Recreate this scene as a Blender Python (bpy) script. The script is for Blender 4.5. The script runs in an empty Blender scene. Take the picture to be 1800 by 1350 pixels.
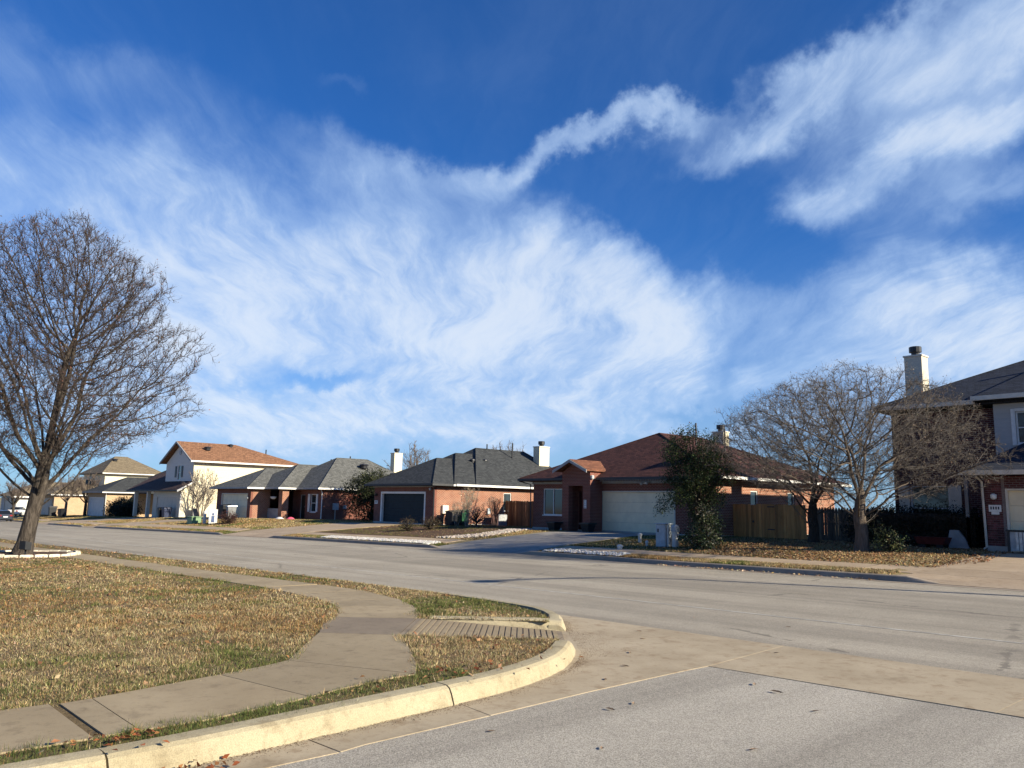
import bpy, math, random
import numpy as np
from mathutils import Vector, Matrix

scene = bpy.context.scene
COL = scene.collection

# ------------------------------------------------------------------ camera
cam_d = bpy.data.cameras.new('camera')
cam = bpy.data.objects.new('camera', cam_d); COL.objects.link(cam)
cam_d.sensor_width = 36.0; cam_d.lens = 28.0
cam_d.clip_start = 0.05; cam_d.clip_end = 6000.0
CR = Vector((.66933626, .74266967, .02075397)); CU = Vector((.09861105, -.11649158, .98828416)); CF = Vector((-.73638633, .65944785, .15120748))
m = Matrix.Identity(4)
for i in range(3):
    m[i][0] = CR[i]; m[i][1] = CU[i]; m[i][2] = -CF[i]
m.translation = Vector((0, 0, 1.6))
cam.matrix_world = m
scene.camera = cam

# ------------------------------------------------------------------ light
SUN_EL = math.radians(23.0); SUN_AZ = math.atan2(.95, .315)      # azimuth from +Y towards +X
sd = Vector((math.sin(SUN_AZ) * math.cos(SUN_EL), math.cos(SUN_AZ) * math.cos(SUN_EL), math.sin(SUN_EL)))
sun_d = bpy.data.lights.new('sun', 'SUN'); sun = bpy.data.objects.new('sun', sun_d); COL.objects.link(sun)
sun_d.energy = 5.0; sun_d.angle = math.radians(0.53); sun_d.color = (1.0, .905, .71)
sun.rotation_euler = (-sd).to_track_quat('-Z', 'Y').to_euler()
sun.location = (40, 10, 40)
vs = scene.view_settings
vs.view_transform = 'Standard'; vs.look = 'None'; vs.exposure = 0.95; vs.gamma = 1.0; vs.use_curve_mapping = False

# ------------------------------------------------------------------ node helpers
class N:
    def __init__(s, nt): s.nt = nt; s.n = nt.nodes; s.l = nt.links
    def node(s, t, **kw):
        n = s.n.new(t)
        for k, v in kw.items(): setattr(n, k, v)
        return n
    def put(s, sock, v):
        if hasattr(v, 'is_output'): s.l.new(v, sock)
        elif v is not None: sock.default_value = v
    def math(s, op, a, b=None, c=None, clamp=False):
        n = s.node('ShaderNodeMath', operation=op, use_clamp=clamp)
        s.put(n.inputs[0], a); s.put(n.inputs[1], b)
        if c is not None: s.put(n.inputs[2], c)
        return n.outputs[0]
    def mix(s, f, a, b, blend='MIX'):
        n = s.node('ShaderNodeMix', data_type='RGBA', blend_type=blend)
        s.put(n.inputs['Factor'], f)
        s.put(n.inputs[6], a if hasattr(a, 'is_output') else (*a, 1) if len(a) == 3 else a)
        s.put(n.inputs[7], b if hasattr(b, 'is_output') else (*b, 1) if len(b) == 3 else b)
        return n.outputs[2]
    def ramp(s, f, lo, hi, a=0., b=1., smooth=True):
        n = s.node('ShaderNodeMapRange', interpolation_type='SMOOTHSTEP' if smooth else 'LINEAR')
        s.put(n.inputs['Value'], f)
        for k, v in (('From Min', lo), ('From Max', hi), ('To Min', a), ('To Max', b)): s.put(n.inputs[k], v)
        return n.outputs['Result']
    def noise(s, vec, scale, detail=4., rough=.55, dist=0., dim='3D'):
        n = s.node('ShaderNodeTexNoise', noise_dimensions=dim)
        s.put(n.inputs['Vector'], vec)
        for k, v in (('Scale', scale), ('Detail', detail), ('Roughness', rough), ('Distortion', dist)): n.inputs[k].default_value = v
        return n.outputs['Fac']
    def mapping(s, vec, scale=(1, 1, 1), rot=(0, 0, 0), loc=(0, 0, 0)):
        n = s.node('ShaderNodeMapping')
        s.put(n.inputs['Vector'], vec)
        n.inputs['Scale'].default_value = scale; n.inputs['Rotation'].default_value = rot; n.inputs['Location'].default_value = loc
        return n.outputs['Vector']
    def sep(s, v):
        n = s.node('ShaderNodeSeparateXYZ'); s.put(n.inputs[0], v); return n.outputs
    def comb(s, x, y, z):
        n = s.node('ShaderNodeCombineXYZ')
        for i, v in enumerate((x, y, z)): s.put(n.inputs[i], v)
        return n.outputs[0]
    def bump(s, h, strength=.5, dist=.01):
        n = s.node('ShaderNodeBump'); s.put(n.inputs['Height'], h)
        n.inputs['Strength'].default_value = strength; n.inputs['Distance'].default_value = dist
        return n.outputs[0]

# ------------------------------------------------------------------ world: sky with a cirrus layer
world = bpy.data.worlds.new('World'); scene.world = world; world.use_nodes = True
w = N(world.node_tree); world.node_tree.nodes.clear()
sky = w.node('ShaderNodeTexSky', sky_type='NISHITA', sun_disc=False, sun_elevation=SUN_EL, sun_rotation=SUN_AZ)
sky.altitude = 200.; sky.air_density = 1.0; sky.dust_density = .35; sky.ozone_density = 2.5
gen = w.node('ShaderNodeTexCoord').outputs['Generated']
dx, dy, dz = w.sep(gen)
HEAD = math.atan2(CF.x, CF.y)
az = w.math('ARCTAN2', w.math('SUBTRACT', w.math('MULTIPLY', dx, math.cos(HEAD)), w.math('MULTIPLY', dy, math.sin(HEAD))),
            w.math('ADD', w.math('MULTIPLY', dx, math.sin(HEAD)), w.math('MULTIPLY', dy, math.cos(HEAD))))
el = w.math('ARCSINE', w.math('MAXIMUM', w.math('MINIMUM', dz, 1.), -1.))
zz = w.math('ADD', w.math('MAXIMUM', dz, 0.), .16)
px = w.math('DIVIDE', dx, zz); py = w.math('DIVIDE', dy, zz)
plane = w.comb(px, py, 0.)
rot = w.mapping(plane, rot=(0, 0, math.radians(38)))
w1 = w.node('ShaderNodeTexNoise'); w.put(w1.inputs['Vector'], plane); w1.inputs['Scale'].default_value = 1.1; w1.inputs['Detail'].default_value = 5
wv = w.node('ShaderNodeVectorMath', operation='SUBTRACT'); w.put(wv.inputs[0], w1.outputs['Color']); wv.inputs[1].default_value = (.5, .5, .5)
ws = w.node('ShaderNodeVectorMath', operation='SCALE'); w.put(ws.inputs[0], wv.outputs[0]); ws.inputs['Scale'].default_value = .55
wa = w.node('ShaderNodeVectorMath', operation='ADD'); w.put(wa.inputs[0], rot); w.put(wa.inputs[1], ws.outputs[0])
fib = w.noise(w.mapping(wa.outputs[0], scale=(.55, 1.5, 1)), 1.7, 9., .56, .12)
soft = w.noise(wa.outputs[0], .9, 5., .5, .1)
fine = w.noise(w.mapping(wa.outputs[0], scale=(.75, 3.0, 1), loc=(3, 1, 0)), 4.6, 9., .66, .15)
# jittered sky angles so that cloud borders are ragged
jn = w.node('ShaderNodeTexNoise'); w.put(jn.inputs['Vector'], gen); jn.inputs['Scale'].default_value = 5.5; jn.inputs['Detail'].default_value = 7; jn.inputs['Roughness'].default_value = .6
jx, jy, jz = w.sep(jn.outputs['Color'])
azj = w.math('ADD', az, w.math('MULTIPLY', w.math('SUBTRACT', jx, .5), .26))
elj = w.math('ADD', el, w.math('MULTIPLY', w.math('SUBTRACT', jy, .5), .20))
def pix_angles(x, y):
    d = CF + CR * ((x - 900) / 1400) - CU * ((y - 675) / 1400); d.normalize()
    return (math.atan2(d.x * math.cos(HEAD) - d.y * math.sin(HEAD), d.x * math.sin(HEAD) + d.y * math.cos(HEAD)), math.asin(d.z))
def blob(x, y, rx, ry, ang, amp):
    a0, e0 = pix_angles(x, y); c, s_ = math.cos(math.radians(ang)), math.sin(math.radians(ang))
    u = w.math('SUBTRACT', azj, a0); v = w.math('SUBTRACT', elj, e0)
    p = w.math('DIVIDE', w.math('ADD', w.math('MULTIPLY', u, c), w.math('MULTIPLY', v, s_)), rx / 1400)
    q = w.math('DIVIDE', w.math('SUBTRACT', w.math('MULTIPLY', v, c), w.math('MULTIPLY', u, s_)), ry / 1400)
    r2 = w.math('ADD', w.math('MULTIPLY', p, p), w.math('MULTIPLY', q, q))
    return w.math('MULTIPLY', w.math('POWER', math.e, w.math('MULTIPLY', r2, -1.)), amp)
BLOBS = [(520, 565, 560, 205, -4, .88), (900, 520, 340, 140, -14, .62), (1140, 575, 150, 75, -14, .6), (300, 420, 330, 95, -22, .42), (650, 728, 900, 46, 0, .55), (640, 300, 120, 40, -20, .35),
         (840, 305, 150, 30, 8, .38), (1080, 262, 230, 30, 18, .60), (1400, 175, 250, 38, 22, .68), (1690, 85, 260, 60, 20, .62), (1500, 320, 200, 48, 16, .62), (1740, 235, 170, 60, 20, .42), (1760, 360, 140, 40, 0, .35),
         (1640, 540, 270, 80, -16, .85), (1760, 640, 260, 60, 0, .45), (1420, 650, 260, 36, 0, .35), (60, 60, 200, 70, 0, .22), (300, 180, 250, 60, -12, .12), (1290, 430, 260, 55, -20, -.45), (860, 90, 420, 120, 0, -.3), (590, 140, 60, 26, 20, .35),
         (510, 662, 115, 20, 4, -.75), (1300, 650, 60, 30, 40, -.4), (1260, 715, 110, 16, 5, -.45)]
cov = None
for b in BLOBS:
    v = blob(*b); cov = v if cov is None else w.math('ADD', cov, v)
tex = w.math('ADD', w.math('ADD', w.math('MULTIPLY', fib, .9), w.math('MULTIPLY', soft, .55)), w.math('MULTIPLY', fine, .50))   # mean ~ .9
tt = w.ramp(tex, .60, 1.34)
covs = w.math('SUBTRACT', 1.0, w.math('POWER', math.e, w.math('MULTIPLY', w.math('MAXIMUM', cov, -.3), -1.6)))
covs = w.math('ADD', w.math('MULTIPLY', w.ramp(covs, .12, .80), .86), .04)
dens = w.math('MULTIPLY', covs, w.math('ADD', w.math('MULTIPLY', tt, .64), .55))
dens = w.math('ADD', dens, w.math('MULTIPLY', w.math('SUBTRACT', tt, .55), .16))
cl = w.math('MULTIPLY', w.ramp(dens, -.06, .98), .86)
cloud_col = w.mix(w.ramp(dens, .5, 1.15), (5.0, 6.9, 9.9), (8.2, 9.1, 10.3))
lowhaze = w.ramp(el, -.02, .34, .55, 0.)
skyc = w.mix(1., sky.outputs[0], (.27, .78, 1.48), 'MULTIPLY')
skyc = w.mix(lowhaze, skyc, (4.9, 6.5, 8.7))
allsky = w.mix(cl, skyc, cloud_col)
bg = w.node('ShaderNodeBackground'); w.put(bg.inputs['Color'], allsky); bg.inputs['Strength'].default_value = .05
world.cycles.sampling_method = 'MANUAL'; world.cycles.sample_map_resolution = 512
scene.cycles.max_bounces = 6; scene.cycles.diffuse_bounces = 3; scene.cycles.transparent_max_bounces = 4
wo = w.node('ShaderNodeOutputWorld'); w.l.new(bg.outputs[0], wo.inputs[0])

# ------------------------------------------------------------------ materials
MATS = {}
def newmat(name):
    mt = bpy.data.materials.new(name); mt.use_nodes = True; mt.node_tree.nodes.clear()
    n = N(mt.node_tree)
    b = n.node('ShaderNodeBsdfPrincipled'); o = n.node('ShaderNodeOutputMaterial'); n.l.new(b.outputs[0], o.inputs[0])
    MATS[name] = mt
    return n, b
def setp(n, b, col=None, rough=None, metal=None, spec=None, normal=None):
    if col is not None: n.put(b.inputs['Base Color'], col if hasattr(col, 'is_output') else (*col, 1))
    if rough is not None: n.put(b.inputs['Roughness'], rough)
    if metal is not None: n.put(b.inputs['Metallic'], metal)
    if spec is not None: n.put(b.inputs['Specular IOR Level'], spec)
    if normal is not None: n.put(b.inputs['Normal'], normal)
def objc(n): return n.node('ShaderNodeTexCoord').outputs['Object']
def geo(n): return n.node('ShaderNodeNewGeometry').outputs['Position']
def simple(name, col, rough=.7, var=.12, scale=3., metal=0., spec=.4, bump=0., bscale=60., rnd=0.):
    n, b = newmat(name); g = geo(n)
    f = n.noise(g, scale, 5., .6)
    lo = tuple(max(c * (1 - var * 2), 0) for c in col); hi = tuple(min(c * (1 + var * 2), 1) for c in col)
    c = n.mix(n.ramp(f, .25, .75), lo, hi)
    if rnd:
        oi = n.node('ShaderNodeObjectInfo').outputs['Random']
        c = n.mix(1., c, n.mix(oi, (1 - rnd,) * 3, (1 + rnd,) * 3), 'MULTIPLY')
    setp(n, b, c, rough, metal, spec, n.bump(n.noise(g, bscale, 3.), bump, .01) if bump else None)
    return MATS[name]

# asphalt of the two streets
def asphalt(name, c0, c1, dark, along, speck, specks=230.):
    n, b = newmat(name); g = geo(n)
    big = n.noise(g, .35, 5., .6); mid = n.noise(g, 3.5, 6., .65)
    st = n.noise(n.mapping(g, scale=(.03, 1.6, 1) if along == 'x' else (1.6, .03, 1)), 1., 5., .6)
    c = n.mix(n.ramp(big, .3, .7), c0, c1)
    st2 = n.noise(n.mapping(g, scale=(.012, .42, 1) if along == 'x' else (.42, .012, 1)), 1., 3., .5)
    c = n.mix(n.ramp(st2, .42, .64, 0, .42), c, dark)
    c = n.mix(n.ramp(st, .48, .68, 0, .42), c, dark)
    c = n.mix(n.ramp(st, .45, .28, 0, .22), c, tuple(x * 1.35 for x in c1))
    c = n.mix(n.ramp(mid, .5, .8, 0, .25), c, dark)
    vo = n.node('ShaderNodeTexVoronoi'); n.put(vo.inputs['Vector'], g); vo.inputs['Scale'].default_value = specks * .36
    vs_ = n.sep(vo.outputs['Color'])[0]
    sp = n.noise(g, specks * .45, 2., .7)
    k = n.math('ADD', n.math('MULTIPLY', n.math('SUBTRACT', vs_, .5), speck), n.math('MULTIPLY', n.math('SUBTRACT', sp, .5), speck * 1.3))
    c = n.mix(1., c, n.comb(n.math('ADD', k, 1.), n.math('ADD', k, 1.), n.math('ADD', k, 1.)), 'MULTIPLY')
    # hairline cracks
    vc = n.node('ShaderNodeTexVoronoi', feature='DISTANCE_TO_EDGE'); n.put(vc.inputs['Vector'], n.mapping(g, scale=(1, 1, 0))); vc.inputs['Scale'].default_value = .16
    wob = n.noise(g, 1.3, 5., .7)
    cr = n.ramp(n.math('ADD', vc.outputs['Distance'], n.math('MULTIPLY', n.math('SUBTRACT', wob, .5), .10)), .0, .004, .8, 0.)
    cr = n.math('MULTIPLY', cr, n.ramp(n.noise(g, .25, 3.), .46, .54))
    oil = n.ramp(n.noise(n.mapping(g, loc=(7, 3, 0)), 1.1, 4., .6), .66, .76, 0, .55); c = n.mix(oil, c, tuple(x * .7 for x in dark))
    c = n.mix(cr, c, dark)
    h = n.math('ADD', vs_, sp)
    setp(n, b, c, .92, 0, .25, n.bump(h, .75, .006))
asphalt('asphalt_main', (.31, .272, .214), (.385, .34, .27), (.17, .149, .12), 'x', .46)
asphalt('asphalt_side', (.375, .34, .282), (.44, .40, .336), (.195, .174, .145), 'y', .85, 400.)

def concrete(name, c0, c1, stain, bs=.35, spk=.16, tint=1.):
    n, b = newmat(name); g = geo(n)
    f = n.noise(g, .8, 6., .65); f2 = n.noise(g, 5., 6., .7); sp = n.noise(g, 130., 2., .7)
    c = n.mix(n.ramp(f, .3, .7), c0, c1)
    c = n.mix(n.ramp(f2, .5, .72, 0, .65), c, stain)
    c = n.mix(n.ramp(n.noise(g, 14., 5., .75), .54, .7, 0, .4), c, tuple(x * .85 for x in stain))
    c = n.mix(n.ramp(n.noise(g, 1.7, 7., .72), .56, .72, 0, .5), c, tuple(x * .72 for x in stain))
    k = n.math('ADD', n.math('MULTIPLY', n.math('SUBTRACT', sp, .5), spk * 2), 1.)
    c = n.mix(1., c, n.comb(k, k, k), 'MULTIPLY')
    oi = n.node('ShaderNodeObjectInfo').outputs['Random']
    c = n.mix(1., c, n.mix(oi, (1 - .07 * tint,) * 3, (1 + .07 * tint, 1 + .06 * tint, 1 + .05 * tint)), 'MULTIPLY')
    setp(n, b, c, .9, 0, .3, n.bump(n.math('ADD', sp, n.math('MULTIPLY', f2, .8)), bs, .006))
concrete('concrete_walk', (.275, .215, .132), (.35, .28, .178), (.175, .132, .08))
concrete('concrete_ramp', (.25, .195, .122), (.30, .238, .15), (.18, .136, .084), .35, .16, 0.)
concrete('concrete_walk_dark', (.19, .15, .108), (.235, .19, .135), (.13, .105, .075))
concrete('concrete_gutter', (.325, .262, .175), (.415, .342, .238), (.215, .145, .08))
concrete('concrete_kerb', (.34, .285, .178), (.43, .37, .245), (.20, .155, .09), 1., .5)
concrete('concrete_kerb_far', (.26, .215, .165), (.33, .27, .205), (.20, .165, .13), .5)
concrete('concrete_drive', (.36, .27, .18), (.44, .34, .235), (.27, .19, .115))
concrete('concrete_drive_grey', (.27, .245, .215), (.34, .31, .27), (.17, .15, .13))
concrete('slab_base', (.34, .32, .30), (.42, .40, .37), (.25, .23, .21))
simple('joint', (.045, .04, .03), .95, .3, 30.)
simple('white_paint_worn', (.39, .365, .32), .85, .2, 5.)

# soils / lawns
def soil(name, a, b_, c_, d_, sc=1.):
    n, b = newmat(name); g = geo(n)
    f = n.noise(g, .45 * sc, 6., .65); f2 = n.noise(g, 7. * sc, 6., .75); f3 = n.noise(g, 45. * sc, 4., .7)
    c = n.mix(n.ramp(f2, .35, .65), a, b_)
    c = n.mix(n.ramp(f, .5, .68, 0, .85), c, c_)
    c = n.mix(n.ramp(f3, .5, .75, 0, .6), c, d_)
    setp(n, b, c, .97, 0, .15, n.bump(n.math('ADD', f2, f3), .9, .03))
soil('ground_far', (.26, .205, .10), (.34, .265, .14), (.15, .145, .06), (.16, .11, .06))
soil('lawn_soil', (.14, .10, .055), (.21, .155, .08), (.10, .095, .04), (.08, .055, .034))
soil('yard_soil', (.27, .215, .115), (.34, .27, .15), (.15, .155, .065), (.17, .125, .07))
soil('mulch', (.085, .05, .034), (.13, .08, .05), (.06, .04, .03), (.16, .09, .05), 2.)

def attr_mat(name, rough=.75, trans=.25, spec=.2):
    n, b = newmat(name)
    a = n.node('ShaderNodeAttribute', attribute_name='Col')
    o = [x for x in n.n if x.type == 'OUTPUT_MATERIAL'][0]
    setp(n, b, a.outputs['Color'], rough, 0, spec)
    if trans:
        t = n.node('ShaderNodeBsdfTranslucent'); n.put(t.inputs['Color'], a.outputs['Color'])
        mx = n.node('ShaderNodeMixShader'); mx.inputs[0].default_value = trans
        n.l.new(b.outputs[0], mx.inputs[1]); n.l.new(t.outputs[0], mx.inputs[2]); n.l.new(mx.outputs[0], o.inputs[0])
attr_mat('blades', .8, .25); attr_mat('leaves', .55, .3, .35); attr_mat('dry_leaves', .75, .15); attr_mat('rocks', .9, 0.)

def brick(name, c1, c2, mortar, var=.5):
    n, b = newmat(name); x, y, z = n.sep(geo(n))
    v = n.comb(n.math('ADD', x, y), z, 0.)
    t = n.node('ShaderNodeTexBrick'); n.put(t.inputs['Vector'], v)
    for k, val in (('Color1', (*c1, 1)), ('Color2', (*c2, 1)), ('Mortar', (*mortar, 1)), ('Scale', 1.), ('Mortar Size', .011), ('Mortar Smooth', .1), ('Bias', 0.), ('Brick Width', .21), ('Row Height', .078)): t.inputs[k].default_value = val
    g = geo(n)
    f = n.noise(g, 1.1, 5., .65); sp = n.noise(g, 40., 3.)
    c = n.mix(n.ramp(f, .35, .7, 0, .3), t.outputs['Color'], tuple(q * .6 for q in c1))
    c = n.mix(n.ramp(sp, .5, .8, 0, .35), c, tuple(q * .55 for q in c2))
    setp(n, b, c, .9, 0, .25, n.bump(n.math('SUBTRACT', n.math('MULTIPLY', sp, .4), t.outputs['Fac']), .8, .012))
brick('brick_red_lit', (.30, .098, .052), (.21, .064, .036), (.50, .39, .29))  # brick of the sun-facing walls, sunlight put into a lighter, warmer colour
brick('brick_red_shade', (.215, .06, .042), (.15, .042, .032), (.30, .20, .15))  # same houses' brick on walls out of the sun, shade put into the colour
brick('brick_tan', (.55, .37, .21), (.44, .28, .155), (.50, .42, .32))
brick('brick_plum', (.115, .036, .036), (.085, .028, .03), (.20, .155, .14))
simple('plum_brick', (.115, .036, .036), .88, .2, 9., bump=.4, rnd=.4)
simple('mortar', (.20, .155, .14), .95, .12, 20.)

def shingle(name, c1, c2, row=.085):
    c1 = tuple(q * 1.22 for q in c1); c2 = tuple(q * .8 for q in c2)
    n, b = newmat(name); g = geo(n); x, y, z = n.sep(g)
    v = n.comb(n.math('ADD', x, y), z, 0.)
    t = n.node('ShaderNodeTexBrick'); n.put(t.inputs['Vector'], v)
    for k, val in (('Color1', (*c1, 1)), ('Color2', (*c2, 1)), ('Mortar', (*[q * .35 for q in c2], 1)), ('Scale', 1.), ('Mortar Size', .008), ('Mortar Smooth', .3), ('Bias', 0.), ('Brick Width', .24), ('Row Height', row)): t.inputs[k].default_value = val
    f = n.noise(g, .5, 5., .6); sp = n.noise(g, 24., 4., .7)
    c = n.mix(n.ramp(f, .35, .7, 0, .28), t.outputs['Color'], tuple(q * .62 for q in c1))
    c = n.mix(n.ramp(sp, .45, .75, 0, .5), c, tuple(min(1, q * 1.7) for q in c1))
    setp(n, b, c, .92, 0, .25, n.bump(n.math('SUBTRACT', n.math('MULTIPLY', sp, .6), t.outputs['Fac']), .8, .015))
shingle('shingle_slate', (.052, .055, .056), (.036, .038, .041))
shingle('shingle_grey', (.122, .122, .114), (.092, .092, .087))
shingle('shingle_red', (.085, .034, .027), (.05, .021, .019))
shingle('shingle_gable_lit', (.20, .085, .048), (.14, .058, .036))  # lighter copy of the maroon shingle, sun on the entry gable painted in
shingle('shingle_rust', (.255, .13, .072), (.18, .088, .05))
shingle('shingle_brown', (.085, .05, .042), (.06, .036, .032))
shingle('shingle_tan', (.21, .165, .105), (.165, .13, .085))
shingle('shingle_navy', (.03, .036, .052), (.022, .027, .04))

def siding(name, c, row=.18):
    n, b = newmat(name); g = geo(n); z = n.sep(g)[2]
    s = n.math('FRACT', n.math('DIVIDE', z, row))
    f = n.noise(n.mapping(g, scale=(.5, .5, 3)), 2., 5., .6)
    cc = n.mix(n.ramp(f, .3, .75), tuple(q * .92 for q in c), c)
    cc = n.mix(n.ramp(s, .0, .07, .35, 0.), cc, tuple(q * .5 for q in c))
    setp(n, b, cc, .75, 0, .3, n.bump(s, .6, .02))
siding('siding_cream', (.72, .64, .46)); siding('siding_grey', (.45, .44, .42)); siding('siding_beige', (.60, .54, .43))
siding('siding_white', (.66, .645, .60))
simple('trim_white', (.74, .72, .68), .55, .05, 4.); simple('trim_beige', (.62, .56, .46), .6, .05, 4.)
simple('trim_dark', (.035, .036, .038), .6, .1, 4.); simple('fascia_grey', (.30, .28, .25), .6, .08, 4.); simple('trim_grey', (.30, .295, .29), .6, .08, 4.)
simple('door_cream', (.80, .68, .46), .55, .04, 2.); simple('door_navy', (.005, .013, .019), .6, .1, 2., spec=.25); simple('door_white', (.55, .55, .54), .5, .05, 2.)
simple('door_tan', (.50, .44, .36), .55, .05, 2.); simple('door_maroon', (.045, .012, .012), .5, .15, 3.); simple('door_black', (.012, .012, .013), .45, .1, 3.)
simple('metal_grey', (.33, .34, .35), .5, .1, 6., metal=.2); simple('metal_dark', (.03, .03, .032), .45, .15, 6., metal=.4); simple('metal_galv', (.42, .43, .44), .42, .12, 9., metal=.7)
simple('plastic_black', (.014, .015, .017), .5, .15, 6.); simple('plastic_green', (.02, .075, .035), .45, .12, 6.); simple('plastic_navy', (.02, .03, .07), .45, .12, 6.)
simple('plastic_grey', (.18, .185, .19), .5, .1, 6.); simple('plastic_white', (.54, .53, .50), .5, .05, 6.); simple('utility_green', (.16, .26, .13), .55, .1, 6.)
simple('utility_grey', (.36, .40, .43), .55, .08, 6.); simple('red_plastic', (.09, .014, .012), .5, .15, 5.); simple('decal_blue', (.03, .06, .16), .5, .1, 6.)
simple('pale_stone', (.62, .54, .42), .9, .16, 9., bump=.6); simple('terracotta', (.30, .10, .055), .85, .12, 8.)
simple('cloth_white', (.72, .70, .68), .9, .06, 5.); simple('cloth_pink', (.62, .09, .16), .9, .1, 5.)
simple('ink', (.05, .05, .055), .8, .05, 4.)
simple('curtain', (.52, .47, .38), .9, .08, 6.); simple('dark_inside', (.02, .02, .022), .9, .1, 3.)
simple('tyre', (.018, .018, .019), .85, .15, 20.); simple('rim', (.5, .5, .51), .3, .05, 5., metal=.8); simple('tail_red', (.28, .01, .012), .25, .05, 5.); simple('plate', (.7, .7, .7), .5, .03, 5.)
simple('light_lens', (.7, .7, .66), .2, .05, 5.)
for nm, cc in (('paint_navy', (.012, .018, .032)), ('paint_white', (.62, .62, .61))):
    n, b = newmat(nm); setp(n, b, cc, .3, .1, .5); b.inputs['Coat Weight'].default_value = .6; b.inputs['Coat Roughness'].default_value = .08
n, b = newmat('glass'); setp(n, b, (.03, .038, .042), .06, 0, .8)
n, b = newmat('car_glass'); setp(n, b, (.012, .014, .016), .05, 0, .7)

def wood(name, c0, c1):
    n, b = newmat(name); g = geo(n)
    gr = n.noise(n.mapping(g, scale=(28, 28, 1.2)), 1., 6., .65); f = n.noise(g, .9, 5., .6)
    oi = n.node('ShaderNodeObjectInfo').outputs['Random']
    c = n.mix(n.ramp(gr, .3, .7), c0, c1)
    c = n.mix(n.ramp(f, .5, .75, 0, .4), c, tuple(q * .5 for q in c0))
    c = n.mix(1., c, n.mix(oi, (.6, .6, .62), (1.35, 1.3, 1.2)), 'MULTIPLY')
    setp(n, b, c, .85, 0, .25, n.bump(gr, .5, .006))
wood('wood_new', (.37, .175, .06), (.49, .255, .098)); wood('wood_old', (.085, .068, .052), (.14, .11, .082)); wood('wood_mid', (.15, .085, .045), (.22, .13, .07))

def bark(name, c0, c1, sc=1.):
    n, b = newmat(name); g = geo(n)
    v = n.noise(n.mapping(g, scale=(1, 1, .22)), 11. * sc, 7., .7, .8); f = n.noise(g, 2.5 * sc, 5., .6)
    c = n.mix(n.ramp(v, .35, .68), c0, c1); c = n.mix(n.ramp(f, .5, .75, 0, .45), c, tuple(q * .55 for q in c0))
    setp(n, b, c, .95, 0, .2, n.bump(v, 1., .09))
bark('bark_grey', (.034, .027, .022), (.125, .102, .082)); bark('bark_brown', (.10, .078, .06), (.19, .15, .12)); bark('bark_pale', (.21, .175, .14), (.33, .28, .225)); bark('bark_dark', (.035, .028, .022), (.08, .064, .05))
bark('twig_russet', (.062, .047, .041), (.118, .09, .078), 3.); bark('twig_grey', (.135, .115, .10), (.225, .197, .175), 3.); bark('twig_far', (.13, .10, .085), (.20, .16, .135), 3.); bark('twig_pale', (.30, .25, .19), (.42, .35, .27), 3.)

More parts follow.
